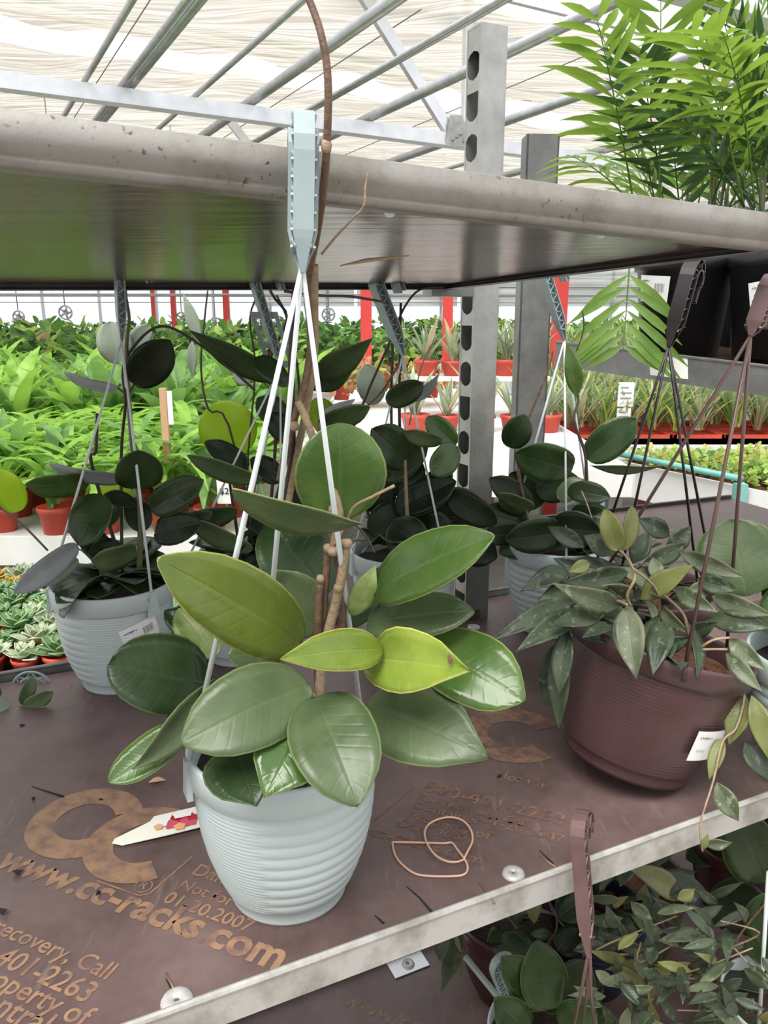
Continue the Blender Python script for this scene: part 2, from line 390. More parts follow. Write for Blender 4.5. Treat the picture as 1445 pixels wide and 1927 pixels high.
mb = MB(); mb.poly([g_g + G1 * a + UP * b - G2 * .06 for a, b in ((-.16, -.04), (.20, -.05), (.02, .24), (-.11, .22))], .015, up=-G2); mb.build('gusset_plate', M_galv, gir, False)
for k in range(5):
    mb = MB(); mb.lathe([(0, .008), (.010, .006), (.012, 0)], 8, g_g + G1 * (-.08 + .045 * k) + UP * (.0 + .03 * (k % 3)) - G2 * .075, M=Matrix.Rotation(pi / 2, 3, G1)); mb.build('bolt', M_galvd, gir)
gir2 = girder(-3.6, 'closest roof girder crossing above the green palm')
gir3 = girder(4.3, 'second roof girder standing behind the nearest one')
q3 = PV(548, 275, gq(0, 4.3, CH), G1)
for k in range(0, 3):
    q = V((q3.x, q3.y, CH)) + G1 * 4.2 * k; strut(gir3, q, q + dv * 1.62, .11)
girder(8.9, 'third roof girder further back in the greenhouse'); girder(13.5, 'fourth roof girder far back in the greenhouse')
girder(18.5, 'last roof girder before the glass wall')

# pipes run across the girders
for i, (px, py, r, dz, lab) in enumerate([
        (172, 171, .022, .13, 'thin dark roof pipe furthest left'), (243, 180, .024, .13, 'thin dark roof pipe beside the left thick pipe'),
        (264, 183, .040, .16, 'thick grey roof pipe crossing left of the pale hook'), (388, 197, .022, .13, 'thin roof pipe between two thick ones over the shelf'),
        (500, 212, .042, .16, 'thick grey roof pipe crossing just left of the pale hook'), (592, 224, .018, .10, 'thin roof pipe passing behind the long vine tip'),
        (608, 226, .022, .13, 'thin dark roof pipe right of the long vine tip'), (728, 242, .042, .16, 'thick grey roof pipe behind the perforated post top'),
        (905, 277, .042, .16, 'thick grey roof pipe right of the perforated post'), (1010, 292, .022, .13, 'thin roof pipe behind the short post stub'),
        (1130, 312, .042, .16, 'thick grey roof pipe behind the palm fronds')]):
    p = PZ(px, py, CH); q = p + UP * dz
    mb = MB(); mb.tube([q - G2 * 7, q + G2 * min(15, (20.3 - q.y) / G2.y)], r, 10)
    tag(mb.build('roof_pipe', M_pipe, loc=q), lab, 'pipe', 'pipes across the greenhouse roof')

# shade cloth: long scalloped sheets between the girders
def cloth(q0, q1, z0, label, za=.0, nq=26):
    mb = MB(); n1 = 200; vv = []; fs = []
    for i in range(n1 + 1):
        a = -14 + gl(q1) * i / n1
        for j in range(nq + 1):
            t = j / nq; wv = .5 - .5 * cos(2 * pi * a / 1.35)
            q = q0 + (q1 - q0) * t + (.10 * wv * (t - .5) * 2) * (abs(t - .5) * 2) ** 6
            z = z0 + za * t - .10 * sin(pi * t) - .05 * wv * (.3 + (abs(t - .5) * 2) ** 4) + .016 * sin(9 * q + .7 * a) + .014 * sin(5.1 * a + 2 * q)
            vv.append(gq(a, q, z))
    for i in range(n1):
        for j in range(nq): k = i * (nq + 1) + j; fs.append((k, k + 1, k + nq + 2, k + nq + 1))
    mb.add(vv, fs)
    return tag(mb.build('shade_cloth', M_cloth, loc=gq(0, q0, z0)), label, 'shade cloth', 'roof shade cloths')
ZC = 4.35
def qof(x, y): return (PZ(x, y, ZC) - C0).dot(G2)
qa = qof(360, 98)
cloth(qa - 2.6, qa, ZC, 'nearest cream woven shade cloth, cut short to let light in overhead', .08)  # sheet kept narrow so open roof lights the trolley and near benches
qq = qa + .45
for k, lab in enumerate(['cream shade cloth behind the first bright roof gap', 'cream shade cloth behind the second bright roof gap', 'cream shade cloth behind the third bright roof gap', 'cream shade cloth at the far end of the roof']):
    cloth(qq, qq + 4.1, ZC - .05, lab, .05); qq += 4.5
for k, q in enumerate((qa + .2, qa + 4.7, qa + 9.2)):    # gutters seen through the gaps
    o = thing('roof_gutter', gq(0, q, ZC + .22), ['green and white roof gutter in the first bright gap', 'roof gutter in the second bright gap', 'roof gutter in the third bright gap'][k], 'gutter', 'roof gutters')
    mb = MB(); mb.obox(gq(-14, q - .05, ZC + .16), G1 * gl(q), G2 * .10, UP * .05); mb.build('gutter_channel', M_white, o, False)
    mb = MB(); mb.obox(gq(-14, q - .08, ZC + .25), G1 * gl(q), G2 * .05, UP * .05); mb.build('gutter_rail', M_teal, o, False)
M_cord = mat('thin_cord', (.25, .24, .22), .8)
for k in range(9):                                        # cords the cloth hangs on
    a = -3 + 1.35 * k * 1.6
    mb = MB(); q_ = min(16, (20.3 - C0.y - G1.y * a) / G2.y); mb.tube([gq(a, qa - 2.6, ZC - .15), gq(a, q_, ZC - .15)], .006, 4)
    tag(mb.build('screen_cord', M_cord, loc=gq(a, 0, ZC)), 'thin cord carrying the roof shade cloths', 'cord', 'cords under the shade cloths')

# glazed end wall
YW = 21.0
o = thing('wall_far', (0, YW, 0), 'bright glazed end wall of the greenhouse', 'wall'); o['kind'] = 'structure'
del o['category']
for i in range(24):
    x0 = -15 + 1.5 * i
    mb = MB(); mb.obox((x0 + .03, YW, .9), (1.44, 0, 0), (0, .012, 0), (0, 0, 4.6)); mb.build('pane', M_glass, o, False)
    mb = MB(); mb.obox((x0 - .03, YW - .03, 0), (.06, 0, 0), (0, .08, 0), (0, 0, 5.6)); mb.build('mullion', M_pipe, o, False)
mb = MB(); mb.obox((-15, YW - .02, 0), (36, 0, 0), (0, .08, 0), (0, 0, .9)); mb.build('base_panel', M_white, o, False)
mb = MB(); mb.obox((-15, YW - .03, 2.3), (36, 0, 0), (0, .08, 0), (0, 0, .07)); mb.build('transom', M_pipe, o, False)

for k in range(7):                                        # rolled cream screens on the end wall
    mb = MB(); n = 40; x0 = -3.4 + 2.7 * k; vv = []
    for i in range(n + 1):
        z = 1.86 + 3.2 * i / n; yy = YW - .12 - .03 * (i % 2) - .02 * sin(i * 1.7 + k)
        vv += [V((x0, yy, z)), V((x0 + 2.62, yy, z))]
    mb.add(vv, [(2 * i, 2 * i + 1, 2 * i + 3, 2 * i + 2) for i in range(n)]); mb.build('screen', M_cloth, o, False)
mb = MB(); mb.obox((-12, -1.15, 0), (24, 0, 0), (0, -.15, 0), (0, 0, 1.12)); tag(mb.build('added_shade_wall', M_wood, smooth=False), 'added low wall behind the viewer that blocks low front light', kind='structure')  # unseen wall, added to cut low front light on the lower shelf
for k, (y_, z_) in enumerate(((9.0, 1.80), (11.5, 1.86), (15.0, 1.84), (17.5, 2.02), (8.2, 1.86))):
    mb = MB(); mb.tube([(-9, y_, z_), (10, y_ + .8, z_)], .010, 6)
    ob = mb.build('irrigation_pipe', M_pipe, loc=(0, y_, z_)); tag(ob, ['thin watering pipe strung over the nearer far plants', 'thin watering pipe strung over the second far row', 'thin watering pipe strung over the last far row', 'highest thin watering pipe before the glass wall', 'closest thin watering pipe under the upper shelf line'][k], 'pipe')
# red posts carrying the roof
for (px, Y, wd, lab) in [(427, 9.5, .07, 'red steel post left of the centre, far back'), (689, 6.2, .085, 'red steel post behind the aloes left of the perforated post'),
                     (842, 6.9, .085, 'red steel post just left of the perforated post'), (1052, 5.2, .085, 'red steel post right of the short stub post'),
                     (1250, 5.4, .12, 'broad red steel post behind the grassy plants'), (328, 12, .07, 'thin red steel post in the far left'), (290, 13.5, .06, 'thin red steel post beside the glass wall')]:
    p = P(px, 600, Y)
    o = thing('red_post', (p.x, p.y, 0), lab, 'post', 'red roof posts')
    zr = P(px, 515, Y).z
    mb = MB(); mb.box((p.x, p.y, zr / 2), wd, wd, zr); mb.build('shaft', M_red, o, False)
    mb = MB(); mb.box((p.x, p.y, zr + .008), wd * 1.2, wd * 1.2, .016); mb.build('cap', M_red, o, False)
    mb = MB(); mb.box((p.x, p.y, .01), wd * 2, wd * 2, .02); mb.build('foot_plate', M_red, o, False)

# ================================================================== the trolley
A = V((.397, .7315, 1.0)); E1 = V((-.9056, -.424, 0)); E2 = V((-.424, .9056, 0))   # near right corner, along the edge to the left, to the back
def R_(u, v, z=0): return A + E1 * u + E2 * v + UP * z
DEPTH = .665
# ---- main shelf
U0, U1 = -.40, 1.45
shelf = thing('trolley_shelf', R_(.5, .3, -.02), 'brown printed plywood trolley shelf with a pale metal rim that carries the pots', 'shelf')
mb = MB(); mb.obox(R_(U0 + .004, .004, -.016), E1 * (U1 - U0 - .008), E2 * (DEPTH - .008), UP * .016)
board = mb.build('board', M_board, shelf, False)
def rail(parent, v0, out, mname, u0, u1, h=.030, zt=.006, m=M_rail):
    """rim: upright face, rounded top bead, return under the board"""
    mb = MB()
    s = E2 * out
    mb.obox(R_(u0, v0, zt - h), E1 * (u1 - u0), s * .003, UP * h)
    mb.tube([R_(u0, v0, zt) + s * .002, R_(u1, v0, zt) + s * .002], .0032, 8)
    mb.obox(R_(u0, v0, zt - h), E1 * (u1 - u0), s * -.02, UP * .003)
    return mb.build(mname, m, parent, False)
rail(shelf, 0, -1, 'front_rail', U0, U1)
rail(shelf, DEPTH, 1, 'back_rail', U0, U1, h=.034, zt=.012, m=M_galvd)
def washer(parent, p, r=.0135):
    mb = MB(); mb.lathe([(r * .16, .0005), (r * .18, .0022), (r * .55, .0034), (r * .9, .0026), (r, 0)], 20, p); return mb.build('rivet_washer', mat('worn_zinc_washer', (.42, .41, .40), .5, .3, col2=(.6, .58, .56), scale=80), parent)
for px, py, r in ((333, 1884, .0125), (966, 1645, .0108), (891, 1181, .011)): washer(shelf, PZ(px, py, 1.0), r)
# splits in the film near the rim
M_split = mat('dark_split', (.012, .008, .007), .9)
for pts in ([(765, 1668), (790, 1690), (812, 1716)], [(705, 1722), (722, 1738)], [(1015, 1600), (1040, 1625)], [(312, 1842), (322, 1860), (330, 1872)], [(60, 1480), (120, 1500)]):
    mb = MB(); mb.tube([PZ(x, y, 1.0003) for x, y in pts], [.0004, .0014], 5); mb.build('split', M_split, board)
for pts in ([(312, 1830), (322, 1850), (330, 1870)], [(1016, 1610), (1045, 1632)], [(900, 1660), (925, 1690), (930, 1700)]):
    mb = MB(); mb.tube([PZ(x, y, 1.0006) for x, y in pts], [.0005, .0012], 5); mb.build('splinter', M_print, board)

TX = V((.92, -.392, 0)); TY = V((.392, .92, 0))              # the print runs askew over the board
def lettering(parent, txt, p, width, m, z=None, tx=TX, ty=TY, bold=.012, shear=0, name='lettering'):
    cu = bpy.data.curves.new('t', 'FONT'); cu.body = txt; cu.size = 1; cu.offset = bold; cu.shear = shear; cu.resolution_u = 3
    to = bpy.data.objects.new('t', cu); COL.objects.link(to)
    bpy.context.view_layer.update()
    me = bpy.data.meshes.new_from_object(to.evaluated_get(bpy.context.evaluated_depsgraph_get()))
    bpy.data.objects.remove(to)
    xs = [v.co.x for v in me.vertices]; k = width / (max(xs) - min(xs)); x0 = min(xs)
    off = wloc(parent); nz = tx.cross(ty).normalized()
    for v in me.vertices: v.co = p + tx * ((v.co.x - x0) * k) + ty * (v.co.y * k) + nz * .0004 - off
    me.materials.clear(); me.materials.append(m); me.name = name
    o = bpy.data.objects.new(name, me); COL.objects.link(o); o.parent = parent; return o
def ringc(parent, c, R, r, a0, a1, m, z=.0004, n=28):
    mb = MB(); vv = []
    for i in range(n + 1):
        a = radians(a0 + (a1 - a0) * i / n); d = TX * cos(a) + TY * sin(a)
        vv += [c + d * R + UP * z, c + d * r + UP * z]
    mb.add(vv, [(2 * i, 2 * i + 2, 2 * i + 3, 2 * i + 1) for i in range(n)][::1])
    return mb.build('logo_ring', m, parent, False)
def print_block(parent, z, dx, m, full=True):
    """the printed block; dx moves it over the board"""
    def q(x, y): p = PZ(x, y, 1.0) + dx; p.z = z; return p
    ringc(parent, q(160, 1546), .058, .030, 42, 325, m); ringc(parent, q(272, 1586), .058, .030, 55, 322, m, .0005)
    lettering(parent, 'www.cc-racks.com', q(-14, 1628), .315, m, bold=.03)
    lettering(parent, '01-20.2007', q(304, 1697), .092, m); lettering(parent, 'Not for', q(334, 1672), .058, m); lettering(parent, 'Dan', q(360, 1645), .034, m)
    lettering(parent, 'For recovery, Call', q(-78, 1728), .165, m); lettering(parent, '800-401-2263', q(-92, 1778), .145, m)
    lettering(parent, 'Property of', q(-60, 1838), .118, m); lettering(parent, 'Centralen', q(-75, 1880), .108, m)
    for a, b in (((182, 1658), (262, 1686)), ((262, 1686), (282, 1682)), ((282, 1682), (362, 1612))):
        p0, p1 = q(*a), q(*b); mb = MB(); s = (p1 - p0).normalized().cross(UP) * .0009
        mb.add([p0 - s + UP * .0004, p1 - s + UP * .0004, p1 + s + UP * .0004, p0 + s + UP * .0004], [(0, 1, 2, 3)]); mb.build('frame_line', m, parent, False)
    c = q(270, 1668); ringc(parent, c, .0085, .0073, 0, 360, m); lettering(parent, 'R', c - TX * .0035 - TY * .003, .007, m)
print_block(board, 1.0, V((0, 0, 0)), M_print)
SHIFT = PZ(960, 1382, 1.0) - PZ(165, 1548, 1.0)
def q1(x, y): return PZ(x, y, 1.0)
ringc(board, q1(965, 1382), .066, .032, 40, 330, M_printd)
for txt, x, y, wd in [('800-401-2263', 795, 1488, .155), ('For recovery, Call', 785, 1505, .12), ('Container', 775, 1520, .075), ('Property of', 765, 1540, .09), ('2007', 818, 1572, .032), ('01-20.2007', 905, 1548, .085), ('Not for', 930, 1462, .06), ('www.cc-racks.com', 600, 1545, .175), ('Dan', 745, 1555, .03)]:
    lettering(board, txt, q1(x, y), wd, M_printd)
for a, b in (((700, 1548), (778, 1482)),):
    p0, p1 = q1(*a), q1(*b); mb = MB(); s = (p1 - p0).normalized().cross(UP) * .0009
    mb.add([p0 - s + UP * .0004, p1 - s + UP * .0004, p1 + s + UP * .0004, p0 + s + UP * .0004], [(0, 1, 2, 3)]); mb.build('frame_line', M_printd, board, False)

# ---- upper shelf: a tray, sprung a little out of true
def up_pt(u, v, dz=0):
    h0 = .0575 + .0351 * u; h1 = .0475 - .0168 * u; t = v / .565
    return V((*R_(u, v).xy, EYE + h0 + (h1 - h0) * t + dz))
upper = thing('trolley_shelf', up_pt(.5, .3), 'upper steel tray shelf with a weathered grey lip, hanging over the plants', 'shelf')
ua, ub, vb = .055, 1.45, .575
def strip(parent, name, pts_a, pts_b, m, smooth=False):
    mb = MB(); n = len(pts_a); mb.add(list(pts_a) + list(pts_b), [(i, i + 1, n + i + 1, n + i) for i in range(n - 1)]); return mb.build(name, m, parent, smooth)
mb = MB(); nu, nv = 14, 6; vv = []
for lay in (.006, .014):
    for i in range(nu + 1):
        for j in range(nv + 1): vv.append(up_pt(ua + (ub - ua) * i / nu, vb * j / nv, lay))
k = (nu + 1) * (nv + 1); fs = []
for i in range(nu):
    for j in range(nv):
        a = i * (nv + 1) + j; fs.append((a, a + 1, a + nv + 2, a + nv + 1)); fs.append(tuple(k + q for q in (a, a + nv + 1, a + nv + 2, a + 1)))
mb.add(vv, fs); mb.build('tray_board', M_under, upper, False)
def lip_prof(u0, u1, v0, outv, outu, h, name, m, alongu=True, n=16, r=.007):
    """folded lip with a rounded bottom edge"""
    prof = [(0.0, h), (.0015, h + .0008), (.003, h), (.003, r)]
    for a in range(0, 100, 15): prof.append((.003 - r + r * cos(radians(a)), r - r * sin(radians(a))))
    prof += [(-.014, 0.0), (-.014, .0015), (-.003, .002), (0, r)]
    mb = MB(); vv = []; K = len(prof)
    for i in range(n + 1):
        t = i / n
        if alongu: u, v = u0 + (u1 - u0) * t, v0
        else: u, v = u0, v0 + (outv - v0) * t
        for (o_, z_) in prof:
            if alongu: p = up_pt(u, v, z_ - .001) + E2 * (outu * o_)
            else: p = up_pt(u, v, z_ - .001) + E1 * (outu * o_)
            vv.append(p)
    mb.add(vv, [(i * K + j, i * K + (j + 1) % K, (i + 1) * K + (j + 1) % K, (i + 1) * K + j) for i in range(n) for j in range(K)])
    mb.add([vv[j] for j in range(K)], [tuple(range(K))]); mb.add([vv[n * K + j] for j in range(K)], [tuple(range(K))])
    return mb.build(name, m, upper, True)
lip_prof(ua - .003, ub, 0, 0, -1, .0290, 'front_lip', M_lip)
lip_prof(ua, ub, vb, 0, 1, .024, 'back_lip', M_galvd)
lip_prof(ua, 0, 0, vb, -1, .024, 'side_lip', M_galv, alongu=False)
for px, py in ((302, 358), (1020, 432)):
    pass
mb = MB(); mb.lathe([(0, -.004), (.003, -.003), (.004, 0)], 10, up_pt(.42, .03, .004)); mb.build('rivet', M_paper, upper)
mb = MB(); mb.lathe([(0, -.004), (.003, -.003), (.004, 0)], 10, up_pt(.23, .03, .004)); mb.build('rivet', M_paper, upper)
# chipped strip on the underside
mb = MB(); mb.tube([P(640, 500, .70), P(690, 490, .72), P(770, 481, .74)], [.0005, .002, .0004], 5); mb.build('chip', M_cut, upper)

# ---- perforated posts
def post(base, ex, ey, wd, dp, h, name, label, z0, holes=True, m=M_galv):
    """square tube; the ey=-1 face carries alternating round and D-shaped holes"""
    o = thing(name, base + UP * z0, label, 'post')
    c = base + UP * z0
    if not holes:
        mb = MB()                                        # open C-channel
        mb.obox(c - ex * wd / 2 - ey * dp / 2, ex * wd, ey * .004, UP * h)
        mb.obox(c - ex * wd / 2 - ey * dp / 2, ex * .004, ey * dp, UP * h)
        mb.obox(c + ex * (wd / 2 - .004) - ey * dp / 2, ex * .004, ey * dp, UP * h)
        mb.build('channel', m, o, False)
        return o
    mb = MB(); t = .0035
    mb.obox(c + ex * (wd / 2 - t) - ey * dp / 2, ex * t, ey * dp, UP * h)
    mb.obox(c - ex * wd / 2 + ey * (dp / 2 - t), ex * wd, ey * t, UP * h)
    mb.obox(c - ex * wd / 2 - ey * dp / 2, ex * wd, ey * t, UP * h)
    mb.obox(c - ex * wd / 2 - ey * dp / 2, ex * wd, ey * dp, UP * -.003) ; mb.obox(c - ex * wd / 2 - ey * dp / 2 + UP * h, ex * wd, ey * dp, UP * .003)
    mb.build('tube', m, o, False)
    # perforated side face (at -ex): strips between holes
    pitch, hh, hw = .0565, .040, dp * .43
    nh = int(h / pitch); f0 = c - ex * (wd / 2 - .0005); mb = MB()
    def pt(a, z): return f0 + ey * a + UP * z
    zprev = 0.0
    for i in range(nh):
        zc = .012 + pitch * i + pitch / 2; za, zb = zc - hh / 2, zc + hh / 2; dsh = i % 2
        K = 12; L_, Rr = [], []
        for q in range(K + 1):
            tt = q / K; z = za + hh * tt
            e = .021
            if tt < .42: x = hw * sqrt(max(0, 1 - ((.42 - tt) / .42) ** 2))
            elif dsh: x = hw if tt < .97 else hw * (.92 if tt < 1 else .9)
            elif tt > .62: x = hw * sqrt(max(0, 1 - ((tt - .62) / .38) ** 2))
            else: x = hw
            L_.append((-x, z)); Rr.append((x, z))
        ed = dp / 2
        vv = []; fs = []
        for q in range(K + 1):
            vv += [pt(-ed, L_[q][1]), pt(*L_[q]), pt(*Rr[q]), pt(ed, Rr[q][1])]
        for q in range(K):
            b = 4 * q; fs += [(b, b + 1, b + 5, b + 4), (b + 2, b + 3, b + 7, b + 6)]
        vv += [pt(-ed, zprev), pt(ed, zprev)]; b = 4 * (K + 1)
        fs += [(b, b + 1, 3, 2, 1, 0)]
        mb.add(vv, fs)
        mb.add([pt(-L_[-1][0] * -1, zb), pt(Rr[-1][0], zb), pt(ed, zb), pt(-ed, zb)], [])
        if dsh: pass
        zprev = zb
        # close the strip right at the hole's top
        mb.add([pt(-ed, zb), pt(L_[-1][0], zb), pt(Rr[-1][0], zb), pt(ed, zb)], [])
    mb.add([pt(-ed, zprev), pt(ed, zprev), pt(ed, h), pt(-ed, h)], [(0, 1, 2, 3)])
    mb.build('perforated_face', m, o, False)
    return o
pb = R_(-.012, .60)
px_ = E1 * -1                                             # face with holes looks left along the shelf
post(V((pb.x, pb.y, 0)), -E1, E2, .046, .040, 1.785, 'trolley_post', 'perforated galvanised trolley post with round and D-shaped holes', .14)
mb = MB(); mb.obox(R_(.012, .578, EYE - 1 + .036), E1 * .075, E2 * .03, UP * .014); mb.build('shelf_hook', M_galvd, upper, False)
mb = MB(); mb.obox(R_(-.02, .58, .0), E1 * .09, E2 * .055, UP * .018); mb.build('corner_socket', M_galv, shelf, False)

# ---- shelf below
ZL = .36
def L_(u, v, z=0): p = R_(u, v); return V((p.x, p.y, ZL + z))
low = thing('trolley_shelf', L_(.4, .3), 'lower brown printed trolley shelf seen beneath the pale rim', 'shelf')
mb = MB(); mb.obox(L_(-.40, -.02, -.016), E1 * 1.85, E2 * .66, UP * .016); lboard = mb.build('board', M_board, low, False)
mb = MB(); mb.obox(L_(.03, .575, 0), E1 * 1.4, E2 * .02, UP * .022); mb.build('back_rail', M_galvd, low, False)
mb = MB(); mb.obox(L_(-.40, -.025, -.03), E1 * 1.85, E2 * .004, UP * .036); mb.build('front_rail', M_lip, low, False)
p = PZ(768, 1817, ZL)
mb = MB(); mb.obox(p - E1 * .035 - E2 * .018 + UP * .001, E1 * .07, E2 * .036, UP * .002); mb.build('lock_plate', M_alu, low, False)
washer(low, p + UP * .003, .012)
for txt, x, y, wd in [('www.cc-racks.com', 640, 1892, .34), ('For recovery, Call', 520, 1945, .20)]: lettering(lboard, txt, PZ(x, y, ZL), wd, M_printd)

# ---- neighbouring trolley on the right
Z2 = 1.462
n1, n2 = P(1700, 722, 1.13), P(1046, 645, 1.61); d2 = (n2 - n1).normalized(); s2 = V((d2.y, -d2.x, 0)).normalized(); NL = (n2 - n1).length
nsh = thing('trolley_shelf', n1 + d2 * .4, 'dark steel shelf of the next trolley that carries the palms', 'shelf')
mb = MB(); mb.obox(n1 + UP * -.046, d2 * NL, s2 * .003, UP * .048); mb.tube([n1 + UP * .002, n2 + UP * .002], .003, 6); mb.build('side_rail', M_galvd, nsh, False)
mb = MB(); mb.obox(n1 + s2 * .003 + UP * -.026, d2 * NL, s2 * .80, UP * .016); mb.build('board', M_under, nsh, False)
pk = n1 + d2 * (NL * .57) - s2 * .0008
mb = MB(); mb.poly([pk + d2 * a + UP * b for a, b in ((-.02, .0), (.02, .001), (.045, .0), (.055, -.012), (.05, -.038), (-.025, -.036))], .0006, up=s2 * -1); mb.build('paper_scrap', M_paper, nsh, False)
nb = thing('trolley_shelf', V((.75, 1.6, 1.0)), 'brown board of the next trolley behind the brown pots', 'shelf')
q0 = V((.52, 1.28, .985)); mb = MB(); mb.obox(q0, (.72, .30, 0), (-.22, .62, 0), (0, 0, .015)); mb.build('board', M_board, nb, False)
mb = MB(); mb.obox(q0 + V((-.22, .62, -.015)), (.72, .30, 0), (-.003, .01, 0), (0, 0, .04)); mb.build('back_rail', M_black, nb, False)
lo2 = thing('trolley_shelf', V((.9, 1.2, ZL)), 'lower shelf of the next trolley under the shaded plants', 'shelf')
mb = MB(); mb.obox((.56, .66, ZL - .017), (.95, .30, 0), (-.36, .86, 0), (0, 0, .016)); mb.build('board', M_board, lo2, False)
mb = MB(); mb.obox((.20, 1.52, ZL - .02), (.95, .30, 0), (-.004, .01, 0), (0, 0, .06)); mb.build('back_rail', M_galvd, lo2, False)
post(V((.318, 1.70, 0)), V((1, .05, 0)).normalized(), V((-.05, 1, 0)).normalized(), .066, .05, 1.87, 'trolley_post', 'dark open channel post of the next trolley, rusty at its cut top', .0, holes=False, m=M_galvd)
mb = MB(); mb.obox((.318 - .034, 1.70 - .027, 1.855), (.068, .003, 0), (-.001, .003, 0), (0, 0, .018))
M_rust = mat('rust', (.10, .04, .025), .9, col2=(.16, .08, .05), scale=60)

# ================================================================== leaf materials
G_grey = leaf_mat('leaf_grey_green', (.072, .115, .046), (.125, .175, .075), (.20, .25, .12), edge=(.2, .25, .1), rough=.36)
G_mid = leaf_mat('leaf_mid_green', (.050, .105, .022), (.095, .165, .035), (.18, .24, .09), edge=(.2, .26, .08), rough=.24)
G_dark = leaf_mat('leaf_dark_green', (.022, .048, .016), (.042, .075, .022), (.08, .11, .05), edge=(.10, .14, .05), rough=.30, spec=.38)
G_shade = leaf_mat('leaf_shaded_green', (.012, .022, .010), (.022, .036, .014), (.05, .07, .03), edge=(.07, .09, .04), rough=.34, trans=.10, spec=.25)  # shade on the back and lower plants put into the leaf colour
G_lime = leaf_mat('leaf_yellow_green', (.13, .20, .022), (.24, .31, .045), (.36, .42, .12), edge=(.5, .46, .12), rough=.22, vein=.5)
G_olive = leaf_mat('leaf_olive', (.10, .15, .020), (.16, .21, .03), (.24, .28, .08), edge=(.34, .36, .10), rough=.22)
G_back = leaf_mat('leaf_backlit', (.20, .30, .025), (.30, .40, .04), (.3, .4, .07), rough=.4, trans=.55, tcol=(.62, .80, .08))  # light from behind is painted in: brightened blade and translucent colour
G_sheen = leaf_mat('leaf_painted_sheen', (.20, .22, .22), (.33, .35, .36), (.4, .42, .42), rough=.35)  # pale grey blade colour stands in for sky sheen on leaf tops
G_pale = leaf_mat('leaf_pale_grey', (.22, .27, .20), (.30, .35, .27), (.36, .4, .32), rough=.45)
G_wax = leaf_mat('leaf_wax_silver', (.075, .10, .050), (.20, .23, .14), (.28, .30, .19), edge=(.2, .2, .1), rough=.45, speck=(.30, .33, .24), nsc=16)
G_waxd = leaf_mat('leaf_wax_dark', (.030, .050, .026), (.075, .10, .055), (.13, .16, .09), rough=.42, speck=(.16, .19, .13), nsc=16)
G_waxy = leaf_mat('leaf_wax_olive', (.15, .17, .045), (.23, .25, .09), (.2, .24, .1), edge=(.12, .07, .05), rough=.4, nsc=14)
G_young = leaf_mat('leaf_variegated', (.16, .26, .06), (.38, .46, .18), (.4, .46, .2), rough=.35, nsc=22)

# ================================================================== pots and hangers
def pot_mesh_pale():
    mb = MB(); H = .140
    outer = [(.0, .002), (.049, .002), (.0525, .0), (.0535, .003), (.0538, .0125), (.0575, .0145)]
    NZ = 84
    def body(t):                              # radius over the ribbed wall
        return .0585 + (.0795 - .0585) * (1 - (1 - t) ** 2.3) 
    for i in range(NZ + 1):
        t = i / NZ; outer.append((body(t), .0155 + t * .098))
    rimp = [(.0815, .1145), (.0845, .117), (.0848, .136), (.0838, .1395), (.0815, .140), (.0800, .138), (.0785, .118), (.076, .10)]
    def rf(r, z, a):
        if .0155 <= z <= .1135 and r > .057:
            d = (a - radians(245)) % (2 * pi)
            fine = d > pi                     # one half finely ribbed, the other in broad waves
            ph = (z - .0155)
            return r + (.00055 * sin(ph * 2 * pi / .0033) if fine else .0012 * abs(sin(ph * pi / .0105)) - .0006)
        return r
    mb.lathe(outer, 72, rfun=rf); mb.lathe([(outer[-1])] + rimp, 72)
    for p in mb.v: p.z *= 1.09
    return mb.mesh('pot', [M_pale])
ME_POT = pot_mesh_pale()
def soil_mesh(r, z, m, name='soil'):
    mb = MB(); n = 20; vv = [V((0, 0, z + .006))]; fs = []
    for k in (1, 2, 3):
        for j in range(n):
            a = 2 * pi * j / n; vv.append(V((r * k / 3 * cos(a), r * k / 3 * sin(a), z + random.uniform(-.003, .004))))
    fs = [(0, 1 + j, 1 + (j + 1) % n) for j in range(n)]
    for k in (0, 1):
        for j in range(n): fs.append((1 + k * n + j, 1 + (k + 1) * n + j, 1 + (k + 1) * n + (j + 1) % n, 1 + k * n + (j + 1) % n))
    mb.add(vv, fs); return mb.mesh(name, m)
ME_SOIL = soil_mesh(.0785, .128, M_soil)
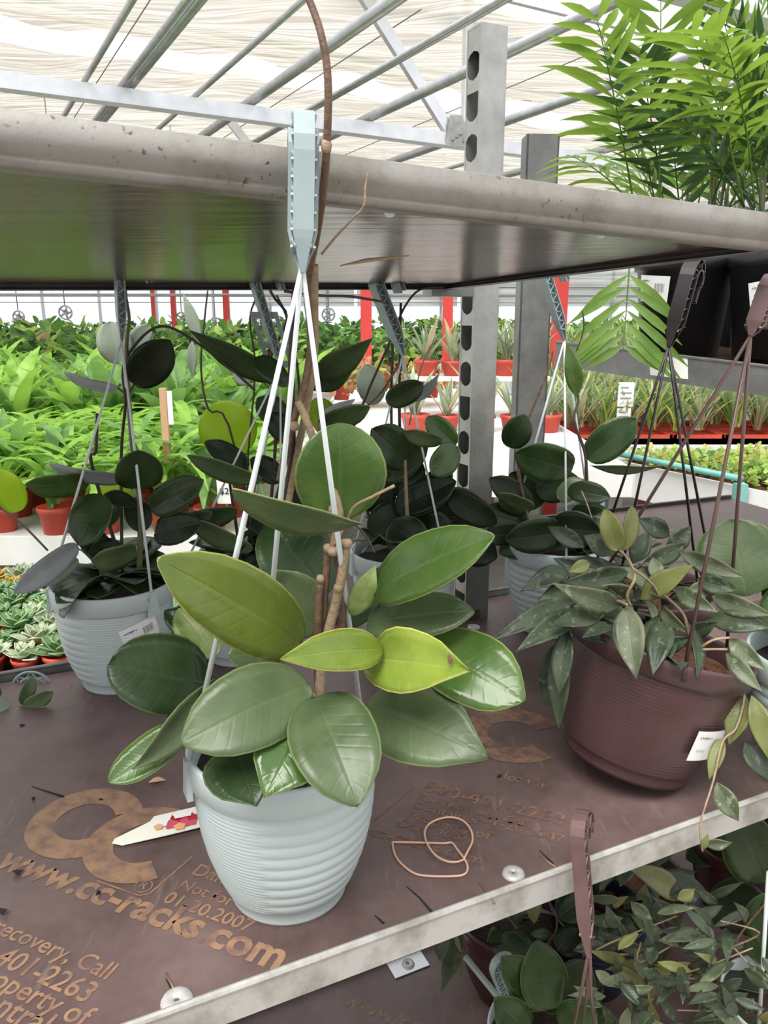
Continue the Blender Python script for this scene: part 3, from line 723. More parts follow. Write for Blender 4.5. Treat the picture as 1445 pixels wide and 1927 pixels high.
def hook(parent, base, top, back, side, m, drop=.022, reach=.035, wo=.0065, wi=.0095, gap=.0085, name='hanger_hook', tri=True):
    """moulded hook: two straps joined by a web and zig-zag ribs, bent over at the top"""
    base, top = V(base), V(top); upv = (top - base).normalized(); back = (V(back) - upv * V(back).dot(upv)).normalized(); side = upv.cross(back).normalized()
    Ln = (top - base).length - reach / 2
    path = []; nrm = []
    for i in range(15): path.append(base + upv * Ln * i / 14); nrm.append(-back)
    c = base + upv * Ln + back * reach / 2
    for i in range(1, 10):
        a = pi * i / 9; path.append(c - back * cos(a) * reach / 2 + upv * sin(a) * reach / 2); nrm.append(-back * cos(a) + upv * sin(a))
    for i in range(1, 4): path.append(c + back * reach / 2 - upv * drop * i / 3); nrm.append(back)
    K = len(path); mb = MB()
    def wf(i): return min(1, .25 + i * .16) * (1 if i < K - 3 else .8)
    for (off, hw) in ((gap / 2, wo), (-gap / 2, wi)):
        vv = []
        for i in range(K):
            q = path[i] + nrm[i] * off * wf(i)
            for (s, n_) in ((-1, .0008), (1, .0008), (1, -.0008), (-1, -.0008)): vv.append(q + side * (s * hw * wf(i)) + nrm[i] * n_)
        mb.add(vv, [(4 * i + j, 4 * i + (j + 1) % 4, 4 * i + 4 + (j + 1) % 4, 4 * i + 4 + j) for i in range(K - 1) for j in range(4)] + [(0, 1, 2, 3), tuple(4 * K - 4 + j for j in range(4))])
    vv = []
    for i in range(K):
        for (s, n_) in ((-.0008, gap / 2), (.0008, gap / 2), (.0008, -gap / 2), (-.0008, -gap / 2)): vv.append(path[i] + side * s + nrm[i] * n_ * wf(i))
    mb.add(vv, [(4 * i + j, 4 * i + (j + 1) % 4, 4 * i + 4 + (j + 1) % 4, 4 * i + 4 + j) for i in range(K - 1) for j in range(4)])
    h = mb.build(name, m, parent, False)
    if tri:
        mb = MB()
        for i in range(2, K - 3):
            for s in (-1, 1):
                z0, z1 = (gap / 2, -gap / 2) if i % 2 else (-gap / 2, gap / 2)
                mb.tube([path[i] + nrm[i] * z0 + side * s * wo * .75, path[i + 1] + nrm[i + 1] * z1 + side * s * wi * .75], .0011, 4)
        mb.build('zigzag_rib', m, h, False)
    return h
def wire(parent, pts, r, m, name='hanger_wire'):
    mb = MB(); mb.tube([V(p) for p in pts], r, 6); return mb.build(name, m, parent)
def tab(parent, c, ang, r, z, m):
    d = V((cos(ang), sin(ang), 0)); t = V((-sin(ang), cos(ang), 0)); p = c + d * (r - .002) + UP * z
    mb = MB(); mb.add([p - t * .009 + UP * -.022, p + t * .009 + UP * -.022, p + t * .004 + UP * .012, p - t * .004 + UP * .012, p - t * .009 + UP * -.022 + d * .005, p + t * .009 + UP * -.022 + d * .005, p + t * .004 + UP * .012 + d * .004, p - t * .004 + UP * .012 + d * .004],
                     [(0, 1, 2, 3), (7, 6, 5, 4), (0, 4, 5, 1), (1, 5, 6, 2), (2, 6, 7, 3), (3, 7, 4, 0)])
    mb.build('wire_tab', m, parent, False); return p + UP * .01
def sticker(parent, c, R, ang, z, w_, h_, rot, rslope=0.0, rt=0, M3=None):
    """paper label bent round the pot wall: radius R at height z, leaning rot"""
    def at(a, b, lift=.0012):
        x = a * cos(rot) - b * sin(rot); y = a * sin(rot) + b * cos(rot)
        th = ang + x / R; rr = R + rslope * y + lift
        p = V((rr * cos(th), rr * sin(th), z + y)); return c + (M3 @ p if M3 else p)
    mb = MB(); nx, ny = 8, 4
    def rnd(a, b):
        return a, b
    vv = [at(w_ * (i / nx - .5), h_ * (j / ny - .5)) for i in range(nx + 1) for j in range(ny + 1)]
    mb.add(vv, [(i * (ny + 1) + j, (i + 1) * (ny + 1) + j, (i + 1) * (ny + 1) + j + 1, i * (ny + 1) + j + 1) for i in range(nx) for j in range(ny)])
    st = mb.build('price_sticker', M_paper, parent)
    def patch(a0, a1, b0, b1, m, name):
        mb = MB(); n = 4; vv = []
        for i in range(n + 1):
            a = a0 + (a1 - a0) * i / n; vv += [at(a, b0, .0018), at(a, b1, .0018)]
        mb.add(vv, [(2 * i, 2 * i + 2, 2 * i + 3, 2 * i + 1) for i in range(n)]); mb.build(name, m, st, False)
    for i in range(9):
        a = w_ * .08 + i * w_ * .034; patch(a, a + w_ * (.012 if i % 3 else .022), -h_ * .12, h_ * .22, M_grey, 'barcode_bar')
    p0, p1 = at(-w_ * .40, h_ * .26, .002), at(-w_ * .30, h_ * .26, .002); tx = (p1 - p0).normalized(); p2 = at(-w_ * .40, h_ * .36, .002); ty = (p2 - p0).normalized()
    lettering(st, '6 IN BSKT S', p0, w_ * .34, M_ink, tx=tx, ty=ty, bold=.03)
    p0 = at(-w_ * .36, -h_ * .18, .002); lettering(st, '007362', p0, w_ * .22, M_grey, tx=tx, ty=ty)
    return st
def hoya(name, x, y, label, group=None, rot=0, z=1.0):
    o = thing(name, V((x, y, z)), label, 'potted plant', group)
    child('pot', ME_POT, o, rot=(0, 0, rot)); child('soil', ME_SOIL, o)
    return o

# ================================================================== the plant in front
main = hoya('potted_hoya', -.088, .610, 'large-leaved hoya in a pale ribbed pot at the front, its hook over the upper lip', rot=radians(14))
mc = main.location.copy()
# hook over the lip, wires down to the rim
hk0, hk1 = P(569, 512, .492), P(573, 214, .490)
hook(main, hk0, hk1, V((-.14, 1, 0)), None, M_hookg, gap=.010, wo=.0062, wi=.0092, reach=.04)
for (ang, pts) in ((radians(206), [hk0 + UP * .004]), (radians(38), [hk0 + UP * .004]), (radians(112), [hk0 + UP * .004])):
    e = tab(main, mc, ang, .0855, .140, M_pale); wire(main, [pts[0], pts[0] + (e - pts[0]) * .5, e], [.0016, .0023, .0024], M_wire)
D = .60
LF(main, 470, 1300, .66, 395, 1300, .62, 30, G_dark)
# back ring first
LF(main, 615, 1120, .64, 505, 985, .66, 150, G_dark, roll=20, kind='round', bend=.05)
LF(main, 600, 1190, .63, 510, 1075, .62, 120, G_grey, roll=-10, kind='oval')
LF(main, 640, 1180, .66, 745, 1060, .70, 60, G_dark, roll=20)
LF(main, 520, 1240, .62, 428, 1232, .60, 70, G_grey, roll=15)
LF(main, 405, 1235, .66, 335, 1145, .68, 75, G_young, roll=10)
LF(main, 375, 1205, .69, 310, 1148, .70, 45, G_dark, roll=10)
LF(main, 690, 1175, .61, 892, 1150, .58, 88, G_grey, roll=-20, bend=.05, cup=.12)
LF(main, 703, 1118, .60, 931, 1008, .55, 108, G_mid, roll=-24, bend=.07, cup=.15, wav=.05, label='glossy green leaf pointing up to the right')
LF(main, 662, 1158, .61, 706, 1066, .60, 46, G_young, roll=18, kind='drop', twist=.6)
LF(main, 400, 1292, .60, 203, 1252, .565, 150, G_dark, roll=14, kind='round', bend=.07, cup=.12, label='dark round leaf at the left of the plant')
LF(main, 800, 1215, .60, 986, 1318, .54, 140, G_mid, roll=-14, kind='oval', cup=.16, wav=.09)
LF(main, 690, 1325, .58, 917, 1425, .515, 158, G_grey, roll=-12, kind='drop', bend=.09, cup=.10)
LF(main, 352, 1368, .56, 204, 1472, .53, 72, G_mid, roll=18, kind='oval', bend=-.04, cup=.25)
LF(main, 402, 1278, .575, 250, 1448, .53, 66, G_grey, roll=-28, kind='lance', bend=.10, cup=.5)
LF(main, 440, 1392, .525, 480, 1516, .470, 145, G_dark, roll=8, kind='drop', bend=.05, cup=.1)
LF(main, 590, 1345, .515, 498, 1500, .462, 140, G_mid, roll=12, kind='drop', bend=.06, cup=.1)
LF(main, 581, 1288, .535, 342, 1398, .475, 154, G_grey, roll=10, kind='oval', bend=.08, cup=.14, label='broad grey-green leaf over the front of the pot')
LF(main, 594, 1312, .525, 674, 1515, .452, 166, G_grey, roll=-6, kind='oval', bend=.09, cup=.16, label='pointed leaf hanging over the middle of the pot rim')
LF(main, 566, 1212, .57, 297, 1052, .49, 150, G_olive, roll=8, kind='oval', bend=.07, cup=.14, wav=.04, label='large glossy olive leaf reaching up to the left')
LF(main, 690, 1238, .565, 884, 1262, .50, 122, G_lime, roll=-8, kind='drop', bend=.05, cup=.32, wav=.12, label='glossy yellow-green leaf with a browned edge')
LF(main, 722, 1222, .55, 528, 1240, .485, 82, G_lime, roll=14, kind='drop', bend=.06, cup=.25, label='yellow-green leaf with its narrow tip to the left')
sp_ = P(846, 1240, .506); mb = MB(); mb.lathe([(0, .0008), (.0016, .0006), (.0026, 0)], 7, sp_, M=Matrix.Rotation(radians(60), 3, 'X') @ Matrix.Diagonal((.6, 1.5, 1))); mb.build('brown_spot', M_rust, main)
# upper pair on the vine
LF(main, 640, 978, .60, 638, 797, .585, 172, G_mid, roll=8, kind='round', bend=.05, cup=.10, label='big round leaf standing upright behind the wires')
LF(main, 674, 988, .565, 438, 920, .465, 56, G_grey, roll=-58, kind='oval', bend=.05, cup=.2, label='flat leaf held level in front of the wires')
LF(main, 590, 712, .62, 702, 636, .58, 54, G_dark, roll=20, kind='lance', bend=.06)
LF(main, 588, 735, .63, 668, 692, .62, 32, G_dark, roll=30, kind='lance')
LF(main, 600, 800, .64, 696, 766, .62, 42, G_dark, roll=20, kind='oval')
LF(main, 604, 775, .66, 668, 752, .70, 18, G_sheen, roll=40, kind='lance')
LF(main, 612, 820, .66, 600, 748, .68, 50, G_back, roll=10, kind='round')
LF(main, 540, 725, .60, 480, 672, .62, 40, G_shade, roll=20, kind='oval')
# stems
stem(main, [(604, 1420, .60), (601, 1300, .592), (612, 1215, .59), (640, 1100, .59), (652, 1022, .588)], [.0042, .0042, .0036, .0036, .0038], M_stemt, n=8)
stem(main, [(602, 1330, .602), (598, 1210, .597), (603, 1090, .596)], [.0045, .0045, .0032], M_stem, n=8)
stem(main, [(606, 1215, .60), (612, 1100, .60), (617, 1032, .597)], [.0030, .0030, .0034], M_stem)
stem(main, [(640, 1200, .605), (645, 1120, .605), (628, 1020, .60), (610, 950, .60), (620, 880, .60), (602, 795, .60)], [.0035, .003, .003], M_stem)
stem(main, [(628, 1030, .595), (638, 962, .592), (612, 890, .592), (580, 800, .592), (560, 755, .592)], [.0040, .0034, .0030], M_stemt)
stem(main, [(527, 905, .60), (545, 815, .60), (572, 730, .598), (585, 640, .59), (578, 545, .57), (596, 440, .53), (608, 360, .505), (615, 270, .487), (617, 150, .48), (603, 60, .48), (572, -25, .485)],
     [.0032, .0036, .0036, .0038, .0044, .0042, .0038, .0034, .0027, .0024, .0020], M_stem, k=6, n=8)
stem(main, [(540, 960, .612), (560, 850, .612), (590, 690, .61), (592, 560, .60), (592, 500, .585)], [.003, .0035, .0030], M_stemt)
stem(main, [(520, 1000, .615), (548, 870, .615), (548, 700, .61), (555, 560, .60), (556, 545, .60)], [.003, .003, .0030], M_stemd)
stem(main, [(605, 478, .525), (632, 445, .515), (660, 415, .505), (684, 388, .50), (687, 355, .50), (692, 326, .50)], [.0009, .0011, .0014, .0016, .0012, .0006], M_stemt, 'twig')
stem(main, [(742, 914, .565), (700, 935, .57), (665, 955, .58), (650, 990, .585), (625, 1030, .59)], [.0014, .0012, .0010], M_stemt, 'twig')
stem(main, [(668, 985, .60), (690, 1012, .62), (705, 1040, .63)], [.0010, .0008], M_stem, 'twig')
stem(main, [(535, 548, .60), (600, 556, .62), (660, 558, .66), (720, 568, .70)], [.0011, .0011], M_stemd, 'twig')
for (x, y, Y, r) in ((652, 1021, .587, .0048), (617, 1030, .596, .0042), (603, 1088, .595, .0038), (625, 958, .590, .0036), (553, 800, .597, .0040), (614, 272, .4868, .0034), (637, 1105, .589, .0044), (628, 1035, .59, .0058)):
    mb = MB(); mb.lathe([(0, .003), (r * .7, .0026), (r, .0), (r * .8, -.004), (0, -.005)], 8, P(x, y, Y)); mb.build('stem_node', M_stemt, main)

# ================================================================== hoyas along the back of the shelf
def fill(o, n, rad, z0, z1, mats, Lr=(.055, .09), kind='oval', up=.4, hwk=.36, seed=1, amin=0, amax=2 * pi):
    """more leaves fanned from the middle of the pot"""
    rs = random.Random(seed); c = o.location
    for i in range(n):
        a = amin + (amax - amin) * (i + rs.random() * .7) / n; d = V((cos(a), sin(a), 0))
        b = c + d * rs.uniform(.01, rad * .5) + UP * rs.uniform(z0, z1)
        Lg = rs.uniform(*Lr); t = b + (d * rs.uniform(.7, 1) + UP * rs.uniform(up - .7, up)).normalized() * Lg
        an = (t - b).normalized(); s = an.cross(UP).normalized(); s = Matrix.Rotation(rs.uniform(-.7, .7), 3, an) @ s; n_ = s.cross(an).normalized()
        leaf_mb(b, t, Lg * hwk, s, n_, rs.uniform(.03, .12), .15, kind, 4, 8).build('leaf', rs.choice(mats), o)

lp = hoya('potted_hoya', *PZ(229, 1277, 1.0).xy, 'dark hoya in a pale ribbed pot with a tilted white sticker, at the left', 'hoyas along the back of the shelf', rot=radians(190))
sticker(lp, lp.location, .0775, radians(-47), .095, .052, .034, radians(17), .1)
Y = lp.location.y
h0, h1 = P(229, 640, Y - .02), P(222, 470, Y - .06)
hook(lp, h0, h1, V((.8, .5, 0)), None, M_hookg)
for ang in (205, 325, 80):
    e = tab(lp, lp.location, radians(ang), .0855, .140, M_pale); wire(lp, [h0, (h0 + e) / 2, e], [.0014, .0020, .0021], M_wire)
for a in [(250, 722, 0, 320, 640, 0, 76, G_shade, 10), (222, 730, .0, 122, 702, -.02, 20, G_sheen, -62), (258, 920, -.01, 262, 847, -.04, 88, G_dark, 10, 'round'), (168, 905, 0, 48, 912, -.05, 46, G_mid, -35),
          (238, 900, 0, 92, 874, -.02, 26, G_sheen, -60), (243, 965, .03, 195, 905, .04, 62, G_back, 0), (285, 960, 0, 382, 902, -.01, 62, G_dark, -10), (190, 930, -.02, 150, 1028, -.06, 72, G_dark, 12),
          (255, 950, .0, 195, 930, 0, 30, G_shade, 20), (146, 1025, -.04, 26, 1117, -.10, 46, G_sheen, -15), (147, 1052, -.03, 72, 1102, -.06, 30, G_pale, -20), (256, 1035, -.02, 172, 1056, -.06, 46, G_grey, -45),
          (290, 1005, .0, 380, 985, -.02, 62, G_shade, -15), (300, 1010, .02, 400, 965, .03, 44, G_dark, 10), (235, 1040, 0, 165, 1040, -.02, 50, G_shade, 20), (215, 985, 0, 165, 940, .02, 60, G_dark, 20),
          (205, 1050, 0, 150, 1000, 0, 50, G_shade, 20), (270, 1000, .0, 250, 935, .02, 50, G_shade, 0), (222, 685, .08, 208, 605, .08, 64, G_pale, 0, 'round'), (245, 660, .09, 282, 612, .09, 40, G_pale, 0)]:
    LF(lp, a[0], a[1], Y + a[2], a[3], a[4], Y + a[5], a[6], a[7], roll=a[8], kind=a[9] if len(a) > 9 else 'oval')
fill(lp, 16, .05, .145, .175, [G_shade, G_dark], seed=3)
stem(lp, [(262, 1080, Y), (264, 960, Y), (250, 850, Y), (242, 740, Y), (238, 650, Y), (243, 600, Y), (236, 545, Y), (240, 470, Y)], [.0045, .0035, .0022, .0018], M_stemg)
stem(lp, [(230, 1080, Y), (228, 860, Y + .02), (236, 760, Y), (232, 690, Y), (262, 640, Y), (300, 614, Y), (345, 628, Y), (420, 682, Y), (480, 735, Y)], [.0025, .002, .002, .0016], M_stemd)
stem(lp, [(225, 1050, Y), (172, 872, Y), (180, 850, Y), (183, 778, Y)], [.0028, .0022], M_stemd)
stem(lp, [(252, 724, Y), (243, 742, Y)], .0016, M_stemd, 'petiole'); stem(lp, [(222, 730, Y), (240, 744, Y)], .0016, M_stemd, 'petiole')

ml = hoya('potted_hoya', *PZ(440, 1236, 1.0).xy, 'hoya with a bright yellow-green leaf, second pot from the left at the back', 'hoyas along the back of the shelf', rot=radians(160))
ml.location = V((-.225, 1.12, 1.0)); Y = 1.12
h0, h1 = P(528, 690, Y - .02), P(470, 505, Y - .05)
hook(ml, h0, h1, V((.8, .5, 0)), None, M_hookg)
mb = MB()                                                 # flat grip with two openings under the hook
pc = P(512, 640, Y - .03); ex, ez = V((1, 0, 0)), (h1 - h0).normalized()
for a0, a1, b0, b1 in ((-.019, -.013, -.04, .04), (.013, .019, -.04, .04), (-.013, .013, -.040, -.030), (-.013, .013, -.012, -.004), (-.003, .003, -.004, .03), (-.013, .013, .03, .04)):
    mb.obox(pc + ex * a0 + ez * b0, ex * (a1 - a0), ez * (b1 - b0), V((0, .003, 0)))
mb.build('hook_grip', M_hookg, ml, False)
for ang in (210, 330, 90):
    e = tab(ml, ml.location, radians(ang), .0855, .140, M_pale); wire(ml, [h0, e], [.0014, .0019], M_wire)
for a in [(537, 722, -.05, 354, 620, -.10, 48, G_dark, -20, 'lance'), (452, 858, .02, 405, 757, .02, 108, G_back, 0, 'round'), (468, 880, 0, 385, 830, -.01, 42, G_shade, 5), (492, 906, -.03, 352, 856, -.08, 36, G_grey, -35),
          (538, 798, 0, 484, 748, 0, 54, G_dark, 10), (545, 830, -.02, 508, 775, -.02, 46, G_shade, 0), (530, 905, 0, 472, 862, 0, 46, G_shade, 10), (447, 962, -.02, 318, 988, -.06, 42, G_dark, -25), (474, 1036, -.04, 355, 978, -.08, 38, G_grey, -30),
          (540, 1010, 0, 455, 960, 0, 60, G_shade, 10), (520, 1040, .0, 450, 1015, .0, 50, G_shade, 10), (500, 960, .02, 545, 1030, 0, 60, G_dark, 10), (376, 648, .06, 344, 551, .06, 24, G_pale, 10, 'lance'), (362, 640, .03, 363, 713, .03, 20, G_pale, 20, 'lance'),
          (540, 960, .02, 585, 880, .02, 60, G_shade, 0), (470, 720, .05, 440, 700, .05, 30, G_pale, 0), (500, 1000, .03, 420, 1060, .0, 50, G_shade, 0)]:
    LF(ml, a[0], a[1], Y + a[2], a[3], a[4], Y + a[5], a[6], a[7], roll=a[8], kind=a[9] if len(a) > 9 else 'oval')
fill(ml, 12, .05, .145, .18, [G_shade, G_dark], seed=5)
stem(ml, [(455, 1060, Y), (440, 960, Y), (432, 900, Y), (437, 850, Y)], [.003, .002], M_stemd)
stem(ml, [(500, 1050, Y), (520, 800, Y), (505, 690, Y), (540, 600, Y), (510, 550, Y), (490, 470, Y)], [.0028, .0022, .0018], M_stemd)
stem(ml, [(490, 1050, Y), (430, 800, Y), (392, 770, Y), (378, 690, Y), (385, 600, Y), (391, 545, Y)], [.002, .0015, .0012], M_stemd)
stem(ml, [(485, 1050, Y), (560, 780, Y), (545, 620, Y), (520, 555, Y)], [.0028, .0022, .0015], M_stemd)
stem(ml, [(480, 1060, Y - .01), (465, 900, Y - .01), (480, 700, Y - .01), (470, 600, Y - .01), (490, 545, Y - .01)], [.0016, .0014], M_stemd)

md = hoya('potted_hoya', .030, 1.185, 'dark hoya in a pale pot just left of the perforated post', 'hoyas along the back of the shelf', rot=radians(120)); Y = 1.185
h0, h1 = P(758, 668, Y - .02), P(700, 520, Y - .05)
hook(md, h0, h1, V((.8, .5, 0)), None, M_hookg, gap=.012, wo=.010, wi=.014)
for ang in (200, 320, 80):
    e = tab(md, md.location, radians(ang), .0855, .140, M_pale); wire(md, [h0, e], [.0014, .0019], M_wire)
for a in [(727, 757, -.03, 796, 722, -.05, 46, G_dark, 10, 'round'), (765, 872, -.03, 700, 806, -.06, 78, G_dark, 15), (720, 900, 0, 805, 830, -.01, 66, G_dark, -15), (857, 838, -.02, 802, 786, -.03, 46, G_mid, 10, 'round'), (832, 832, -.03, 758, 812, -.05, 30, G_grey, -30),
          (858, 838, -.03, 812, 892, -.06, 54, G_mid, -20, 'round'), (705, 762, .05, 688, 686, .05, 54, G_pale, 10, 'round'), (772, 758, .03, 828, 702, .04, 20, G_sheen, 50, 'lance'), (745, 960, -.02, 858, 905, -.03, 66, G_shade, -10), (720, 960, 0, 690, 880, 0, 80, G_shade, 0),
          (770, 1000, -.02, 850, 985, -.03, 66, G_shade, 0), (735, 985, -.05, 800, 1040, -.08, 80, G_shade, 0, 'round'), (700, 1010, -.02, 760, 950, 0, 70, G_shade, 0), (790, 940, .0, 850, 880, 0, 50, G_shade, 0), (780, 960, .02, 900, 935, .02, 60, G_shade, 0),
          (800, 1010, .0, 905, 1000, .0, 70, G_shade, 10), (740, 930, .0, 790, 860, .0, 70, G_shade, 0), (840, 930, -.02, 935, 985, -.04, 58, G_shade, 10), (850, 1010, -.01, 935, 1050, -.03, 70, G_shade, 10)]:
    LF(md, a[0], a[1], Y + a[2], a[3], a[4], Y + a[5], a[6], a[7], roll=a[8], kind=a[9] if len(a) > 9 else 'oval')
fill(md, 13, .05, .145, .18, [G_shade, G_dark], seed=6)
stem(md, [(768, 1010, Y - .04), (764, 920, Y - .05), (762, 866, Y - .05)], [.0030, .0024], M_stemt)
stem(md, [(760, 1010, Y), (752, 800, Y), (752, 700, Y), (754, 570, Y)], [.003, .003, .0024, .002], M_stemd)
stem(md, [(700, 1000, Y), (665, 830, Y), (685, 755, Y), (735, 640, Y), (760, 580, Y), (790, 545, Y), (835, 540, Y)], [.0025, .0022, .0018, .0014], M_stemd)
stem(md, [(740, 1000, Y), (736, 760, Y), (738, 640, Y), (722, 590, Y), (716, 555, Y), (714, 480, Y)], [.0025, .0020, .0016], M_stemd)
stem(md, [(690, 765, Y - .01), (720, 735, Y - .01), (748, 690, Y - .01)], [.0016, .0020], M_stem); stem(md, [(770, 800, Y + .03), (790, 700, Y + .03), (810, 650, Y + .03)], [.0012, .0010], M_stemt)

rm = hoya('potted_hoya', .286, 1.225, 'hoya in a pale pot standing right of the perforated post', 'hoyas along the back of the shelf', rot=radians(200)); Y = 1.225
h0, h1 = P(1062, 640, Y - .02), P(1020, 500, Y - .05)
hook(rm, h0, h1, V((.8, .5, 0)), None, M_hookg, gap=.010)
for ang in (268, 30, 150):
    e = tab(rm, rm.location, radians(ang), .0855, .140, M_pale); wire(rm, [h0, e], [.0014, .0020], M_wire)
for a in [(1104, 864, -.03, 1198, 788, -.05, 68, G_dark, 0), (1078, 882, -.03, 968, 852, -.06, 76, G_dark, -15), (958, 842, -.01, 988, 780, -.02, 54, G_dark, 10), (1068, 922, -.05, 1148, 936, -.08, 44, G_shade, -10), (1086, 748, -.02, 1066, 645, -.03, 34, G_mid, 15, 'lance'),
          (1110, 876, 0, 1250, 876, .02, 16, G_grey, 55, 'lance'), (1000, 960, -.02, 920, 900, -.04, 50, G_shade, 20), (990, 990, -.02, 905, 960, -.03, 52, G_dark, 15), (1060, 1000, -.06, 950, 1015, -.09, 66, G_shade, -10), (1040, 990, -.06, 1130, 1000, -.1, 70, G_shade, 10),
          (1060, 960, -.02, 1140, 965, -.03, 22, G_sheen, -50), (1010, 930, .0, 1090, 900, .0, 60, G_shade, 0), (1000, 960, -.03, 940, 930, -.05, 40, G_grey, -40), (1020, 950, .02, 960, 890, .03, 70, G_shade, 0), (1050, 940, -.02, 1105, 905, -.02, 40, G_grey, -30),
          (1075, 960, -.05, 1160, 990, -.08, 46, G_dark, -30), (985, 1000, -.05, 905, 1010, -.08, 46, G_shade, 0)]:
    LF(rm, a[0], a[1], Y + a[2], a[3], a[4], Y + a[5], a[6], a[7], roll=a[8], kind=a[9] if len(a) > 9 else 'oval')
fill(rm, 14, .05, .145, .18, [G_shade, G_dark, G_dark], seed=8)
stem(rm, [(1000, 1010, Y - .03), (985, 940, Y - .03), (975, 870, Y - .02), (990, 800, Y), (1030, 700, Y), (1040, 660, Y)], [.0035, .0028, .0020, .0014], M_stem)
stem(rm, [(1110, 1000, Y - .02), (1104, 900, Y - .03), (1100, 850, Y - .03), (1080, 790, Y - .03), (1088, 745, Y - .02), (1060, 690, Y - .02)], [.0030, .0026, .0020, .0016], M_stemd)
stem(rm, [(1085, 660, Y), (1098, 620, Y), (1096, 585, Y)], [.0010, .0012], M_stemd, 'twig')
stem(rm, [(1088, 910, Y - .05), (1105, 950, Y - .08), (1118, 990, Y - .09)], [.0014, .0010], M_stemt, 'twig')

rp = hoya('potted_hoya', .492, .785, 'hoya with one broad grey-green leaf in a pale pot at the right end', rot=radians(180)); Y = .80
LF(rp, 1405, 1122, .80, 1372, 978, .83, 152, G_grey, roll=10, kind='round', cup=.08, bend=.04, label='broad round grey-green leaf')
LF(rp, 1440, 1190, .80, 1520, 1100, .80, 90, G_grey, kind='round'); LF(rp, 1460, 1150, .82, 1500, 1010, .84, 80, G_dark)
fill(rp, 12, .05, .145, .18, [G_grey, G_dark], seed=9, amin=-1.2, amax=2.0)
hk = P(1475, 610, .80)
for ang in (215, 335, 95):
    e = tab(rp, rp.location, radians(ang), .0855, .140, M_pale); wire(rp, [hk, e], [.0014, .0019], M_wire)
hook(rp, hk, hk + UP * .085, V((.5, .8, 0)), None, M_hookg)

# ================================================================== brown pots with wax plants
def pot_mesh_brown():
    mb = MB(); out = [(0, .003), (.066, .003), (.070, 0), (.0715, .004), (.072, .012), (.0755, .014)]
    for i in range(71):
        t = i / 70; out.append((.0765 + (.0945 - .0765) * (1 - (1 - t) ** 1.6), .0155 + t * .0925))
    rim = [(.0965, .1085), (.1005, .110), (.1015, .127), (.1000, .130), (.0975, .1295), (.0955, .126), (.093, .105), (.088, .09)]
    def rf(r, z, a):
        if .016 < z < .1075 and r > .075: return r + .00040 * sin((z - .0155) * 2 * pi / .0034)
        return r
    mb.lathe(out, 64, rfun=rf); mb.lathe([out[-1]] + rim, 64)
    for p in mb.v: p.z *= 1.15
    return mb.mesh('pot', [M_brown])
ME_BPOT = pot_mesh_brown()
ME_BARK = soil_mesh(.092, .126, M_bark)
bp_ = thing('potted_wax_plant', V((.277, .795, 1.0)), 'wax plant with pointed silvery leaves in a tilted brown pot with a white sticker', 'potted plant')
TILT = Matrix.Rotation(radians(15), 3, V((-.30, 1, 0)).normalized())
lift = UP * (.0725 * sin(radians(15)))
def bw(p): return bp_.location + lift + TILT @ V(p)        # point given in the tilted pot
po = child('pot', ME_BPOT, bp_, loc=lift, rot=TILT.to_euler()); so = child('soil', ME_BARK, bp_, loc=lift, rot=TILT.to_euler())
sticker(bp_, bp_.location + lift, .0915, radians(-60), .066, .046, .036, radians(2), .14, M3=TILT)
hb = P(1412, 632, .73)
for a_ in (262, 20, 140):
    e = bw((.0995 * cos(radians(a_)), .0995 * sin(radians(a_)), .145))
    mb = MB(); mb.tube([e - UP * .012, e + UP * .006], [.0045, .0022], 6); mb.build('wire_tab', M_brown, bp_)
    wire(bp_, [hb, (hb + e) / 2, e], [.0017, .0019, .0020], M_bwire)
hook(bp_, hb, P(1450, 520, .735), V((.6, .8, 0)), None, M_bhook, gap=.010, wo=.007, wi=.009)
Y = .80
